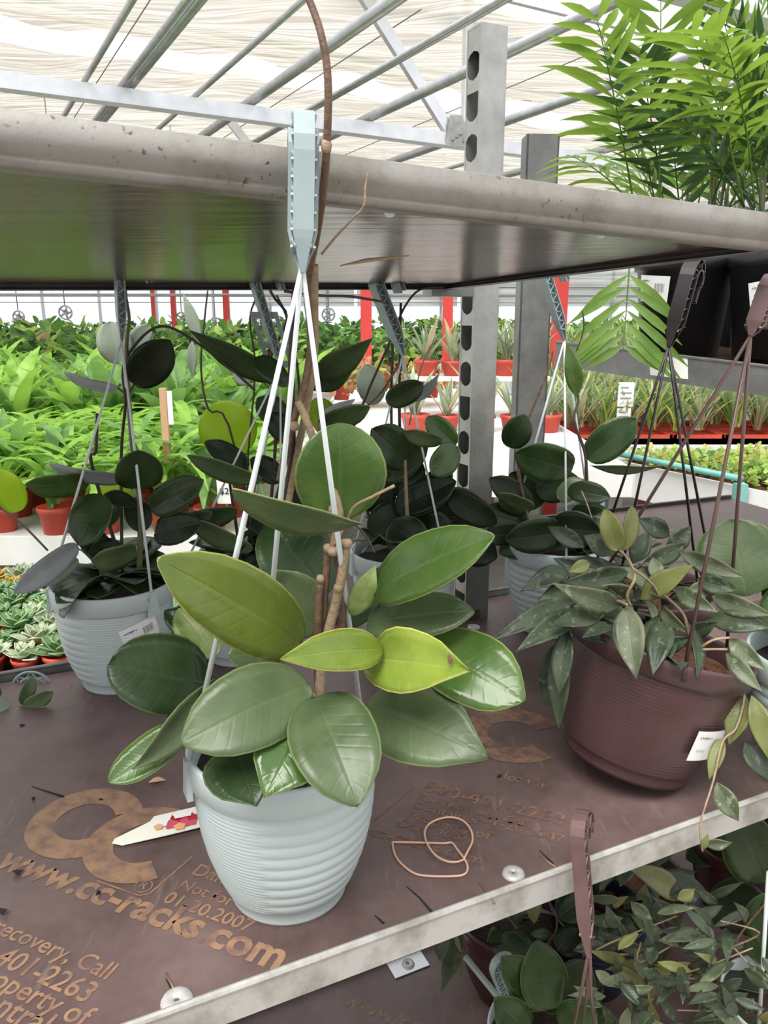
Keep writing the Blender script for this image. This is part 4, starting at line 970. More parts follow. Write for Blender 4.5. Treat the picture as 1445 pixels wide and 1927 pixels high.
WL = [(1163, 1036, .0, 1138, 958, .0, 44, G_waxy, 0, 'oval'), (1172, 1036, .0, 1190, 952, .01, 30, G_waxy, 25, 'oval'), (1166, 1140, -.03, 1040, 1098, -.08, 48, G_wax, -12), (1180, 1138, -.06, 1197, 1278, -.11, 58, G_wax, 8), (1204, 1128, -.02, 1307, 1062, -.05, 44, G_waxy, -12),
      (1072, 1074, .0, 980, 1112, -.03, 38, G_waxd, 20), (1086, 1128, -.02, 924, 1207, -.06, 40, G_waxd, 15), (1096, 1148, -.03, 968, 1228, -.08, 44, G_waxd, 10), (1062, 1195, -.03, 1052, 1372, -.06, 42, G_waxd, 15), (1040, 1215, -.02, 1030, 1330, -.03, 36, G_waxd, 10), (1068, 1180, -.04, 1052, 1310, -.07, 40, G_waxd, 10),
      (1268, 1106, -.02, 1350, 1152, -.06, 36, G_wax, 10), (1338, 1122, -.02, 1455, 1158, -.07, 40, G_wax, 12), (1328, 1165, -.03, 1455, 1182, -.07, 44, G_waxd, -10), (1278, 1038, .02, 1402, 1086, -.02, 38, G_wax, 15), (1372, 1202, -.05, 1442, 1262, -.09, 38, G_wax, 8), (1366, 1228, -.06, 1434, 1302, -.10, 34, G_wax, 8),
      (1210, 1060, .02, 1292, 1022, .03, 36, G_waxd, 20), (1157, 1042, .02, 1098, 1008, .03, 44, G_waxd, 10), (1182, 1076, .0, 1058, 1096, -.03, 44, G_waxd, -15), (1110, 1060, .0, 1068, 1076, -.01, 26, G_waxy, 0), (1238, 1096, -.02, 1228, 1048, .0, 28, G_wax, 10), (1222, 1222, -.05, 1302, 1198, -.07, 34, G_waxd, 20), (1240, 1138, -.03, 1298, 1192, -.07, 26, G_wax, 35),
      (1292, 1190, -.03, 1350, 1170, -.05, 30, G_waxd, 20), (1150, 1180, -.05, 1095, 1200, -.08, 26, G_waxd, 30), (1130, 1160, -.04, 1030, 1180, -.08, 38, G_waxd, 20), (1092, 1100, .0, 1000, 1150, -.03, 40, G_waxd, 15), (1190, 1060, .03, 1220, 1000, .04, 40, G_waxd, 0), (1250, 1040, .03, 1300, 990, .04, 36, G_waxd, 20),
      (1120, 1090, .02, 1040, 1050, .03, 36, G_waxd, 10), (1310, 1090, .0, 1390, 1110, -.02, 38, G_waxd, 10), (1330, 1080, .02, 1440, 1060, .02, 40, G_waxd, 10), (1290, 1130, .0, 1340, 1090, .0, 34, G_wax, 10), (1404, 1310, -.06, 1372, 1402, -.08, 46, G_waxy, 12), (1414, 1308, -.07, 1448, 1432, -.10, 42, G_waxy, -10), (1400, 1395, -.07, 1452, 1472, -.1, 44, G_waxd, -10),
      (1362, 1388, -.08, 1334, 1468, -.10, 28, G_waxy, 10), (1348, 1472, -.11, 1390, 1546, -.13, 40, G_wax, 10), (1325, 1588, -.14, 1378, 1586, -.15, 20, G_wax, 20), (1322, 1598, -.14, 1332, 1570, -.14, 14, G_waxy, 0), (1100, 1030, .03, 1030, 990, .05, 34, G_waxd, 0), (1260, 1010, .05, 1200, 975, .06, 38, G_waxd, 10)]
for a in WL: LF(bp_, a[0], a[1], Y + a[2], a[3], a[4], Y + a[5], a[6], a[7], roll=a[8], kind=a[9] if len(a) > 9 else 'lance', bend=.09, cup=.35, wav=.08)
c_save = bp_.location.copy()
rs = random.Random(4)
for i in range(34):
    a = radians(75 + 190 * (i + rs.random()) / 34); d = V((cos(a), sin(a), 0)); b = bw(d * rs.uniform(.02, .085) + UP * rs.uniform(.135, .20))
    t = b + (d * rs.uniform(.6, 1) + UP * rs.uniform(-.9, .45)).normalized() * rs.uniform(.045, .075); an = (t - b).normalized(); s = (Matrix.Rotation(rs.uniform(-.8, .8), 3, an) @ an.cross(UP)).normalized()
    leaf_mb(b, t, rs.uniform(.010, .014), s, s.cross(an), .1, .3, 'lance', 4, 8).build('leaf', rs.choice([G_waxd, G_waxd, G_wax]), bp_)
for pts, r, m in [([(1210, 1215, Y - .02), (1190, 1150, Y - .04), (1180, 1120, Y - .05), (1195, 1085, Y - .05), (1180, 1050, Y - .02), (1165, 1035, Y)], [.002, .0018, .0016], M_stemt), ([(1230, 1210, Y - .02), (1240, 1120, Y - .04), (1190, 1068, Y - .05)], [.0018, .0012], M_stemt),
                  ([(1310, 1235, Y - .06), (1295, 1190, Y - .07), (1285, 1155, Y - .06), (1250, 1120, Y - .05)], [.0022, .0016], M_stem), ([(1310, 1225, Y - .07), (1340, 1205, Y - .08), (1372, 1200, Y - .08)], [.0014, .0014], M_stemt), ([(1310, 1225, Y - .07), (1330, 1222, Y - .08), (1368, 1222, Y - .08)], [.0014, .0012], M_stemt),
                  ([(1380, 1280, Y - .07), (1400, 1310, Y - .07), (1385, 1370, Y - .08), (1360, 1395, Y - .09), (1342, 1470, Y - .11), (1318, 1550, Y - .13), (1322, 1602, Y - .14)], [.0016, .0014, .0012, .0010], M_stemt), ([(1160, 1130, Y - .05), (1180, 1138, Y - .07)], .0016, M_stemt)]:
    stem(bp_, pts, r, m, n=5)
for i in range(16):
    p = bw((rs.uniform(.0, .075), rs.uniform(-.085, -.02), .130)); mb = MB(); mb.box(p, rs.uniform(.004, .010), rs.uniform(.003, .006), .004, rs.random() * 3); mb.build('bark_chip', M_bark, bp_, False)

M_dkb = mat('shaded_brown_plastic', (.016, .010, .011), .35)  # brown plastic darkened: the rear hook's shade is put into its colour
b2 = thing('potted_wax_plant', V((.36, 1.02, 1.0)), 'wax plant in a second brown pot hidden behind the tilted one', 'potted plant')
child('pot', ME_BPOT, b2); child('soil', ME_BARK, b2)
hb = P(1258, 652, .92); hook(b2, hb, P(1302, 490, .93), V((.6, .8, 0)), None, M_dkb, gap=.012, wo=.008, wi=.010)
for a_ in (205, 232, 300, 330):
    e = b2.location + V((.0995 * cos(radians(a_)), .0995 * sin(radians(a_)), .145)); wire(b2, [hb, e], [.0016, .0019], M_dkb)
fill(b2, 26, .09, .12, .20, [G_waxd, G_waxd, G_wax], (.05, .08), 'lance', .5, .17, seed=12)

# ================================================================== palms on the next trolley
G_palm = leaf_mat('palm_leaf', (.075, .17, .022), (.15, .27, .04), (.2, .3, .08), rough=.4, trans=.35, tcol=(.36, .55, .07), vein=.2)
G_palmd = leaf_mat('palm_leaf_dark', (.02, .06, .014), (.045, .10, .022), (.08, .14, .04), rough=.4, trans=.25, vein=.2)
def pot_black():
    mb = MB(); mb.lathe([(0, .002), (.072, .002), (.075, 0), (.092, .165), (.098, .166), (.099, .185), (.096, .187), (.093, .180), (.09, .15)], 40); return mb.mesh('pot', [M_black])
ME_KPOT = pot_black(); ME_KSOIL = soil_mesh(.09, .165, M_soil)
def frond(o, b, d, Ln, droop, m, nl=13, ll=.11, name='frond', lw=.0075, face=None, spread=None):
    """arched rachis with paired narrow leaflets"""
    d = V(d).normalized(); side = d.cross(UP)
    side = side.normalized() if side.length > .05 else V((1, 0, 0))
    if face: side = (side + V(face)).normalized()
    pts = []; p = V(b); t = d.copy(); K = 16
    for i in range(K + 1):
        pts.append(p.copy()); p = p + t * (Ln / K); t = (t + UP * (-droop / K)).normalized()
    mb = MB(); mb.tube(pts, [.0022, .0006], 5); fo = mb.build(name, m, o)
    rs = random.Random(int(abs(Ln * 1e4)) + nl)
    for i in range(nl):
        f = .34 + .66 * (i + .5) / nl; k = f * K; j = min(K - 1, int(k)); q = pts[j].lerp(pts[j + 1], k - j); tg = (pts[j + 1] - pts[j]).normalized()
        l2 = ll * (.55 + .75 * sin(pi * min(1, (f - .2) / .85))) * rs.uniform(.85, 1.1)
        for s in (-1, 1):
            dr = (tg * (.75 + .5 * f) + side * s * rs.uniform(.6, .95) + UP * rs.uniform(-.30, .12)).normalized()
            if spread: dr = (tg * .55 + side * s * spread + UP * .1).normalized()
            tip = q + dr * l2 - UP * l2 * rs.uniform(.15, .5); an = (tip - q).normalized(); sd = an.cross(side.cross(tg)).normalized(); nn = sd.cross(an)
            leaf_mb(q, tip, lw, sd, nn, .08, .25, 'lance', 2, 6, th=0).build('leaflet', m, fo)
    return fo
def palm(x, y, label, seed, mats, n, specs=()):
    o = thing('parlour_palm', V((x, y, EYE - .07)), label, 'palm', 'palms on the next trolley')
    child('pot', ME_KPOT, o); child('soil', ME_KSOIL, o); rs = random.Random(seed)
    for i in range(n):
        a = 2 * pi * i / n + rs.random() * .5; b = o.location + V((.05 * cos(a) * rs.random(), .05 * sin(a) * rs.random(), .165))
        el = rs.uniform(1.05, 1.5); d = V((cos(a) * cos(el), sin(a) * cos(el), sin(el)))
        frond(o, b, d, rs.uniform(.30, .50), rs.uniform(.3, .9), rs.choice(mats), 10, rs.uniform(.08, .12), lw=.0062)
    for i in range(9):
        a = rs.random() * 6.28; b = o.location + V((.055 * cos(a), .055 * sin(a), .16)); mb = MB(); mb.tube([b, b + V((rs.uniform(-.02, .02), rs.uniform(-.02, .02), rs.uniform(.15, .28)))], [.0035, .0022], 6); mb.build('cane', M_stemg, o)
    for (bp, d, Ln, dr, m, ll) in specs: frond(o, bp, d, Ln, dr, m, 15, ll)
    return o
x1, y1 = P(1285, 560, 1.62).x, 1.62
pa = palm(x1, y1, 'bushy palm in a black pot, left of the two, one frond drooping below the shelf', 21, [G_palm, G_palm, G_palmd], 12)
def frpx(o, a, b, aY, bY, droop, m, nl=9, ll=.11): d = P(*b, bY) - P(*a, aY); frond(o, P(*a, aY), d, d.length * 1.12, droop, m, nl, ll)
frpx(pa, (1195, 400), (1140, 60), 1.58, 1.42, .25, G_palm, 11, .115)
frpx(pa, (1200, 400), (1105, 270), 1.58, 1.50, .5, G_palm, 6, .085)
frpx(pa, (1240, 400), (1245, 20), 1.56, 1.45, .15, G_palm, 9, .13)
frpx(pa, (1250, 400), (1215, 120), 1.6, 1.5, .3, G_palmd, 9, .11)
fb = P(1190, 425, 1.42); frond(pa, fb, V((-.03, -.10, -.6)), .215, .25, G_palm, 7, .088, lw=.0080, spread=1.0)
pb_ = palm(P(1468, 560, 1.50).x, 1.50, 'bushy palm in a black pot with a white sticker, right of the two', 33, [G_palm, G_palmd, G_palmd], 15)
pc_ = palm(P(1420, 560, 1.90).x, 1.90, 'palm standing behind the other two black pots', 44, [G_palm, G_palmd], 10)
frpx(pb_, (1400, 390), (1330, 60), 1.46, 1.30, .4, G_palm, 10, .13); frpx(pb_, (1420, 390), (1390, 20), 1.46, 1.25, .6, G_palm, 10, .13); frpx(pb_, (1400, 390), (1300, 200), 1.46, 1.40, .5, G_palmd, 10, .12)
sticker(pb_, pb_.location, .0905, radians(-128), .115, .07, .05, radians(8), .1)
sticker(pa, pa.location, .0905, radians(-150), .13, .07, .05, radians(-5), .1)

# ================================================================== plants on the lower shelf
def lowpot(x, y, label, bm, wire_top=None, me=None, sm=None):
    o = thing('potted_wax_plant', V((x, y, ZL)), label, 'potted plant', 'plants on the lower shelf'); child('pot', me or bm, o); child('soil', sm or ME_SOIL, o); return o
ME_MAR = ME_POT.copy(); ME_MAR.materials.clear(); ME_MAR.materials.append(mat('maroon_plastic', (.045, .014, .014), .3))
ME_NAVY = ME_POT.copy(); ME_NAVY.materials.clear(); ME_NAVY.materials.append(mat('navy_plastic', (.014, .014, .035), .35))
l1 = lowpot(.215, 1.12, 'wax plant in a maroon pot below the rim, its leaves hanging left', ME_MAR)
for a in [(868, 1745, 1.08, 830, 1868, 1.0, 34, G_waxd, 0), (850, 1740, 1.08, 865, 1845, 1.02, 28, G_waxy, 10), (835, 1745, 1.05, 828, 1810, 1.02, 34, G_waxd, 0), (975, 1690, 1.1, 972, 1745, 1.08, 30, G_wax, 0), (1000, 1670, 1.08, 1005, 1740, 1.05, 34, G_waxy, 0)]:
    LF(l1, *a[:8], roll=a[8], kind='lance', cup=.3)
fill(l1, 10, .08, .12, .2, [G_waxd, G_dark], (.05, .08), 'lance', .6, .2, seed=31)
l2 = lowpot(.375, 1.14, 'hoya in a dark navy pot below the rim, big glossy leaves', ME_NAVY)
fill(l2, 12, .08, .12, .2, [G_dark, G_shade], (.06, .09), seed=32)
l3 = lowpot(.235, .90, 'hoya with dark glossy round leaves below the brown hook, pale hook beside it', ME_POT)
for a in [(1010, 1870, .82, 945, 1800, .80, 70, G_dark, 0), (1030, 1900, .80, 1010, 1770, .82, 90, G_dark, 10), (1060, 1880, .80, 1110, 1810, .80, 70, G_shade, 0), (990, 1940, .8, 930, 1880, .78, 70, G_dark, 0), (1060, 1940, .78, 1120, 1900, .76, 80, G_dark, 0), (1000, 1830, .9, 950, 1755, .92, 60, G_dark, 10), (1050, 1790, .9, 1090, 1750, .92, 50, G_shade, 0)]:
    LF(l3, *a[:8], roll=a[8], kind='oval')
fill(l3, 10, .07, .12, .2, [G_dark, G_shade], seed=33)
ht = P(935, 1850, .86); ph_ = P(985, 1925, .84)
hook(l3, P(960, 1900, .86), P(925, 1818, .86), V((.8, .3, 0)), None, M_hookg, reach=.03, drop=.015)
wire(l3, [P(875, 1800, .92), P(930, 1868, .88), P(995, 1940, .84)], .0045, M_hookg, 'support_tube')
l4 = lowpot(.455, .76, 'wax plant with a dense mat of grey-green leaves in the bottom right corner', ME_BPOT, me=ME_BPOT, sm=ME_BARK)
rs = random.Random(71)
for i in range(120):
    x, y = rs.uniform(1120, 1440), rs.uniform(1690, 1940); d0 = .80 + rs.uniform(-.06, .08) - (y - 1690) * .0002
    a = rs.random() * 6.28; Lp = rs.uniform(45, 85)
    LF(l4, x, y, d0, x + Lp * cos(a), y + Lp * .8 * sin(a) + 10, d0 - rs.uniform(-.02, .05), rs.uniform(16, 28), rs.choice([G_waxd, G_waxd, G_waxd, G_waxd, G_wax, G_waxy]), roll=rs.uniform(-35, 35), kind='lance', cup=.3, nx=4, ny=8)  # mostly the dark wax leaf, so the corner's shade sits in the colour
for i in range(8):
    x, y = rs.uniform(1150, 1400), rs.uniform(1720, 1900); stem(l4, [(x, y, .80), (x + rs.uniform(-80, 80), y + rs.uniform(-60, 60), .78), (x + rs.uniform(-120, 120), y + rs.uniform(-80, 80), .77)], [.0014, .0009], M_stemt, 'twig', n=5)
l5 = lowpot(.60, .95, 'hoya with a large round dark leaf under the right end of the rim', ME_POT)
for a in [(1440, 1660, .86, 1385, 1525, .84, 110, G_dark, 0, 'round'), (1470, 1640, .86, 1430, 1520, .86, 90, G_shade, 0, 'round'), (1400, 1760, .9, 1380, 1650, .92, 110, G_shade, 0, 'round'), (1440, 1780, .86, 1460, 1680, .86, 90, G_dark, 0, 'round'), (1290, 1690, .95, 1172, 1625, .93, 46, G_waxy, 20, 'lance'), (1330, 1680, .95, 1200, 1650, .95, 50, G_waxd, 20, 'lance')]:
    LF(l5, *a[:8], roll=a[8], kind=a[9])
fill(l5, 8, .07, .12, .24, [G_dark, G_shade], (.07, .10), seed=35)
stem(l5, [(1440, 1700, .85), (1385, 1770, .85), (1350, 1850, .85)], [.0016, .0012], M_stem); wire(l5, [P(1446, 1640, .80), P(1428, 1930, .80)], .0025, M_wire)
l6 = lowpot(.46, 1.22, 'added wax plant in a brown pot that darkens the lower shelf', ME_BPOT, me=ME_BPOT, sm=ME_BARK)  # this plant and the next three are added to darken the lower shelf
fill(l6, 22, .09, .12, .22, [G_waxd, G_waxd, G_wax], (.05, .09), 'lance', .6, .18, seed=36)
l7 = lowpot(.78, 1.05, 'hoya in a pale pot at the right end of the lower shelf, in shade', ME_POT); fill(l7, 14, .07, .12, .26, [G_dark, G_shade], (.07, .11), seed=37)
l8 = lowpot(.70, 1.32, 'dark hoya in a maroon pot at the back right of the lower shelf', ME_MAR); fill(l8, 18, .07, .12, .30, [G_shade, G_dark], (.07, .11), seed=38)
l9 = lowpot(.56, 1.48, 'added hoya in a navy pot that darkens the lower shelf furthest back', ME_NAVY); fill(l9, 18, .07, .12, .30, [G_shade, G_dark], (.07, .11), seed=39)
# brown hook laid over the rim: it belongs to the plant in the corner
pe = P(1106, 1655, .61)
hk_b = thing('pot_hanger', pe, 'brown zig-zag plastic hanger hooked over the front rim of the shelf', 'hanger')
hb0, hb1 = P(1108, 1800, .600), P(1088, 1556, .612)
hook(hk_b, hb0, hb1, E2 * .6 - E1 * .8, None, M_bhook, gap=.013, wo=.0065, wi=.0065, reach=.026, drop=.010)
for pts in ([(1107, 1795, .60), (1095, 1860, .61), (1078, 1940, .62)], [(1110, 1795, .60), (1112, 1870, .61), (1120, 1940, .63)], [(1108, 1795, .602), (1104, 1870, .63), (1095, 1940, .66)]):
    wire(hk_b, [P(*p) for p in pts], .0016, M_bwire)

# ================================================================== small things on the board
tg = thing('plant_tag', PZ(290, 1560, 1.0), 'pointed white plant tag printed with red and white flowers, under the pale pot', 'tag')
out = [(211, 1586), (216, 1578), (282, 1546), (290, 1536), (372, 1517), (420, 1505), (420, 1545), (376, 1556), (310, 1572), (230, 1590)]
mb = MB(); mb.poly([PZ(x, y, 1.0045 if x > 250 else 1.0030) for x, y in out], .0008); mb.build('blank', mat('tag_white', (.84, .85, .74), .35), tg, False)
fz = 0.0
for (x, y, r, cc) in ((330, 1542, .0085, 'r'), (345, 1548, .007, 'r'), (322, 1552, .006, 'p'), (356, 1545, .0075, 'p'), (362, 1538, .005, 'r'), (338, 1556, .005, 'o'), (303, 1550, .0065, 'w'), (312, 1541, .005, 'w'), (337, 1535, .0055, 'w'), (352, 1533, .0045, 'w'), (298, 1558, .004, 'o')):
    cm = {'r': mat('print_red', (.45, .01, .03), .4), 'p': mat('print_pink', (.65, .08, .14), .4), 'w': mat('print_white', (.86, .85, .80), .4), 'o': mat('print_peach', (.8, .42, .2), .4)}[cc]
    n = 10; fz = fz + .00012; pc2 = PZ(x, y, 1.0049) + UP * fz; mb = MB()
    mb.add([pc2 + V((cos(2 * pi * i / n) * r * 1.35 * (1 if i % 2 else .75), sin(2 * pi * i / n) * r * 1.35 * (1 if i % 2 else .75), .0002 * (1 + (cc == 'w')))) for i in range(n)], [tuple(range(n))]); mb.build('printed_flower', cm, tg, False)
rb = [(735, 1586), (745, 1611), (775, 1638), (805, 1648), (865, 1648), (879, 1635), (874, 1620), (848, 1586), (820, 1588), (790, 1585), (738, 1584)]
rb = [(738, 1585), (742, 1605), (752, 1622), (775, 1641), (800, 1648), (850, 1649), (874, 1645), (880, 1632), (874, 1617), (860, 1598), (850, 1586), (835, 1587), (805, 1586), (760, 1585)]
lo = [(872, 1618), (858, 1622), (838, 1620), (818, 1608), (804, 1588), (799, 1568), (806, 1552), (826, 1541), (850, 1538), (872, 1545), (886, 1562), (889, 1582), (880, 1602)]
M_rub = mat('rubber', (.72, .43, .31), .55)
pts = [PZ(x, y, 1.0016) for x, y in rb[:9]] + [PZ(x, y, 1.003) for x, y in lo[::-1][:0]]
mb = MB(); q = smooth_path([PZ(x, y, 1.0014) for x, y in rb + rb[:1]], 4); mb.tube(q, .0011, 6)
q = smooth_path([PZ(x, y, 1.0014 + (.0022 if 0 < i < len(lo) else 0)) for i, (x, y) in enumerate(lo + lo[:1])], 4); mb.tube(q, .0011, 6)
tag(mb.build('rubber_band', M_rub, loc=PZ(820, 1590, 1.0)), 'tan rubber band twisted in a figure of eight on the board', 'rubber band')
M_dirt = mat('dirt', (.018, .012, .010), .95)
for (x, y, r, lab) in ((186, 1684, .006, 'black dirt crumb on the web address letters'), (34, 1645, .006, 'black dirt crumb on the first letters of the web address'), (62, 1507, .004, 'small dark crumb above the big printed ring'), (190, 1506, .003, 'tiny dark crumb on the printed ring'),
                   (42, 1365, .005, 'dark crumb near the back left of the board'), (2, 1722, .006, 'black crumb at the left picture edge'), (940, 1462, .0035, 'small crumb between the two front pots')):
    mb = MB(); p = PZ(x, y, 1.0)
    vv = [p + V((rs.uniform(-r, r), rs.uniform(-r, r) * .7, rs.uniform(0, r * .9))) for _ in range(7)] + [p + UP * -.0002]
    import bmesh
    bm = bmesh.new(); [bm.verts.new(v - p) for v in vv]; bmesh.ops.convex_hull(bm, input=bm.verts); me = bpy.data.meshes.new('dirt_crumb'); bm.to_mesh(me); bm.free(); me.materials.append(M_dirt)
    o = bpy.data.objects.new('dirt_crumb', me); COL.objects.link(o); o.location = p; tag(o, lab, 'dirt', 'crumbs on the board')
mb = MB(); b, t = PZ(280, 1472, 1.001), PZ(312, 1468, 1.002); leaf_mb(b, t, .0045, (t - b).normalized().cross(UP), UP, .1, .3, 'lance', 4, 6, mb=mb)
tag(mb.build('dried_leaf', M_cut, loc=b), 'small dry tan leaf scrap beside the printed ring', 'leaf scrap')
# sprig and hook lying at the back left
sg = thing('fallen_vine', PZ(60, 1325, 1.0), 'fallen vine sprig with dull green leaves at the back left of the board', 'vine')
YS = PZ(60, 1325, 1.0).y
for a in [(42, 1325, 0, 62, 1272, .01, 26, G_grey, 10), (46, 1330, -.01, 100, 1302, 0, 30, G_grey, 20), (20, 1325, -.01, -30, 1340, -.02, 26, G_pale, 20), (0, 1310, 0, -20, 1290, 0, 20, G_grey, 0)]: LF(sg, a[0], a[1], YS + a[2], a[3], a[4], YS + a[5], a[6], a[7], roll=a[8], bend=.12)
stem(sg, [(-15, 1330, YS), (45, 1328, YS - .005), (85, 1330, YS - .01), (110, 1310, YS), (135, 1290, YS + .02)], [.0012, .0009], M_stemt)
ar = thing('pot_hanger', PZ(65, 1300, 1.0), 'pale round arch of a spare hanger lying behind the fallen sprig', 'hanger')
YA = PZ(60, 1302, 1.0).y + .03
def arc(r, a): return P(62, 1300, YA) + V((cos(a) * r, .0, sin(a) * r))
mb = MB()
for r_ in (.030, .021): mb.tube([arc(r_, pi * i / 16) for i in range(17)], .0018, 6)
mb.build('arch', M_hookg, ar); mb = MB()
for i in range(8): mb.tube([arc(.021 if i % 2 else .030, pi * i / 8), arc(.030 if i % 2 else .021, pi * (i + 1) / 8)], .0011, 4)
mb.build('zigzag_rib', M_hookg, ar)
# trailing vine from the left edge
tv = thing('trailing_vine', P(88, 1035, 1.15), 'bare vine with one bright leaf reaching in at the left picture edge', 'vine')
stem(tv, [(90, 1036, 1.15), (40, 985, 1.15), (-10, 945, 1.15), (-60, 900, 1.15)], [.0016, .0020], M_stemd); LF(tv, 36, 962, 1.14, -4, 884, 1.12, 54, G_back, roll=10); LF(tv, 0, 950, 1.15, -50, 920, 1.15, 40, G_back)

# ================================================================== benches and stock behind the trolley
B_lime = leaf_mat('strap_leaf_lime', (.14, .32, .03), (.30, .50, .08), (.5, .62, .25), rough=.4, trans=.35, tcol=(.45, .75, .12), vein=.2)
B_green = leaf_mat('strap_leaf_green', (.06, .17, .03), (.16, .30, .07), (.4, .5, .25), rough=.4, trans=.3, vein=.5)
B_yell = leaf_mat('strap_leaf_yellow', (.30, .38, .05), (.46, .48, .12), (.5, .55, .2), rough=.4, trans=.3)
B_aloe = leaf_mat('aloe_leaf', (.20, .28, .15), (.34, .40, .26), (.45, .5, .4), rough=.5, trans=.12, speck=(.55, .58, .48))
B_straw = leaf_mat('straw_leaf', (.36, .33, .17), (.50, .42, .24), (.5, .45, .3), rough=.6, trans=.2)
B_sage = leaf_mat('sage_leaf', (.16, .26, .10), (.30, .40, .18), (.4, .48, .3), rough=.5, trans=.2)
B_bush = leaf_mat('bush_leaf', (.05, .15, .025), (.13, .27, .05), (.2, .35, .1), rough=.45, trans=.3)
B_bushd = leaf_mat('bush_leaf_dark', (.03, .08, .025), (.07, .14, .04), (.1, .18, .08), rough=.45, trans=.2)
B_seed = leaf_mat('seedling_leaf', (.20, .36, .06), (.38, .50, .12), (.5, .6, .2), rough=.5, trans=.3)
B_seedy = leaf_mat('seedling_leaf_yellow', (.42, .40, .10), (.55, .45, .16), (.6, .5, .2), rough=.5, trans=.3)
B_crot = leaf_mat('red_croton_leaf', (.28, .09, .04), (.45, .22, .10), (.5, .35, .2), rough=.4, trans=.2)
S_cols = [leaf_mat('succulent_green', (.14, .26, .10), (.26, .40, .18), (.4, .5, .3), rough=.45), leaf_mat('succulent_aqua', (.22, .36, .28), (.34, .48, .38), (.45, .55, .45), rough=.5), leaf_mat('succulent_gold', (.45, .33, .06), (.60, .46, .12), (.6, .5, .2), rough=.45), leaf_mat('succulent_red', (.42, .14, .08), (.55, .26, .14), (.5, .4, .2), rough=.45), leaf_mat('succulent_pale', (.36, .44, .28), (.50, .55, .38), (.55, .6, .45), rough=.5)]

def strap_leaf(Ln, hw, arch, m, n=7, lean=1.2, name='leaf', nx=2):
    """one arching strap leaf rooted at the origin, growing towards +x"""
    mb = MB(); vv = []; uv = []
    p = V((0, 0, 0)); a = lean
    for i in range(n + 1):
        v = i / n; w_ = hw * max(.03, (sin(pi * (.12 + .88 * v)) ** .75 if v < 1 else .02))
        d = V((cos(a), 0, sin(a))); nn = V((-sin(a), 0, cos(a)))
        for j in range(nx + 1):
            s = -1 + 2 * j / nx; vv.append(p + V((0, s * w_, 0)) + nn * (abs(s) * w_ * .35)); uv.append((j / nx, v))
        p = p + d * (Ln / n); a -= arch / n
    k = nx + 1
    mb.add(vv, [(i * k + j, (i + 1) * k + j, (i + 1) * k + j + 1, i * k + j + 1) for i in range(n) for j in range(nx)], uv)
    return mb
def small_pot(r, h, m):
    mb = MB(); mb.lathe([(0, 0), (r * .72, 0), (r * .92, h * .8), (r, h * .8), (r * 1.02, h), (r * .93, h), (r * .9, h * .85), (0, h * .86)], 14); return mb.mesh('pot', [m])
ME_RP = small_pot(.062, .10, M_terra); ME_RPs = small_pot(.040, .055, M_terra); ME_RPa = small_pot(.070, .085, M_terra)

def strap_plant(name, nleaf, Lr, hw, arch, mats, pot, ph, label, cat, group, seed, single=True, lean=(.8, 1.45)):
    o = thing(name, (0, 0, -50), label, cat, group); rs = random.Random(seed)
    if pot: child('pot', pot, o)
    if single:
        mes = [strap_leaf(rs.uniform(*Lr), hw * rs.uniform(.8, 1.2), arch * rs.uniform(.6, 1.25), None, lean=rs.uniform(*lean)).mesh('leaf', [rs.choice(mats)]) for _ in range(6)]
        for i in range(nleaf): child('leaf', mes[i % 6], o, (rs.uniform(-.015, .015), rs.uniform(-.015, .015), ph * .85 + rs.uniform(0, .12) * (Lr[0] > .25)), (0, 0, i * 2.4 + rs.random()), rs.uniform(.75, 1.1))
    else:
        big = MB(); mi = []
        for i in range(nleaf):
            a = i * 2.4 + rs.random(); R = Matrix.Rotation(a, 3, 'Z'); off = V((rs.uniform(-.02, .02), rs.uniform(-.02, .02), ph * .85))
            l = strap_leaf(rs.uniform(*Lr), hw * rs.uniform(.8, 1.2), arch * rs.uniform(.6, 1.25), None, 5, rs.uniform(*lean)); big.add([R @ p + off for p in l.v], l.f, l.uv, mi=i % len(mats))
        f = child('foliage', big.mesh('foliage', mats), o); f['kind'] = 'stuff'
    return o
def bush(name, n, rad, h, leafL, hw, mats, label, cat, group, seed, pot=None):
    o = thing(name, (0, 0, -50), label, cat, group); rs = random.Random(seed); big = MB()
    if pot: child('pot', pot, o)
    for i in range(n):
        a, u = rs.random() * 6.28, rs.random(); r = rad * sqrt(u) ; z = h * (.25 + .75 * rs.random()) * (1 - .45 * u)
        b = V((r * cos(a), r * sin(a), z)); e = rs.uniform(-.4, 1.0); az = a + rs.uniform(-1.2, 1.2); d = V((cos(az) * cos(e), sin(az) * cos(e), sin(e)))
        s = d.cross(UP).normalized(); s = Matrix.Rotation(rs.uniform(-.9, .9), 3, d) @ s
        k0 = len(big.f); leaf_mb(b, b + d * leafL * rs.uniform(.7, 1.2), hw, s, s.cross(d), .08, .2, 'oval', 2, 4, th=0, mb=big)
        for q in range(k0, len(big.f)): big.mi[q] = i % len(mats)
    f = child('foliage', big.mesh('foliage', mats), o); f['kind'] = 'stuff'
    mb = MB()
    for i in range(5):
        a = i * 1.26; mb.tube([(0, 0, 0), (rad * .3 * cos(a), rad * .3 * sin(a), h * .6)], [.008, .004], 5)
    child('twigs', mb.mesh('twigs', [M_stemg]), o)
    return o
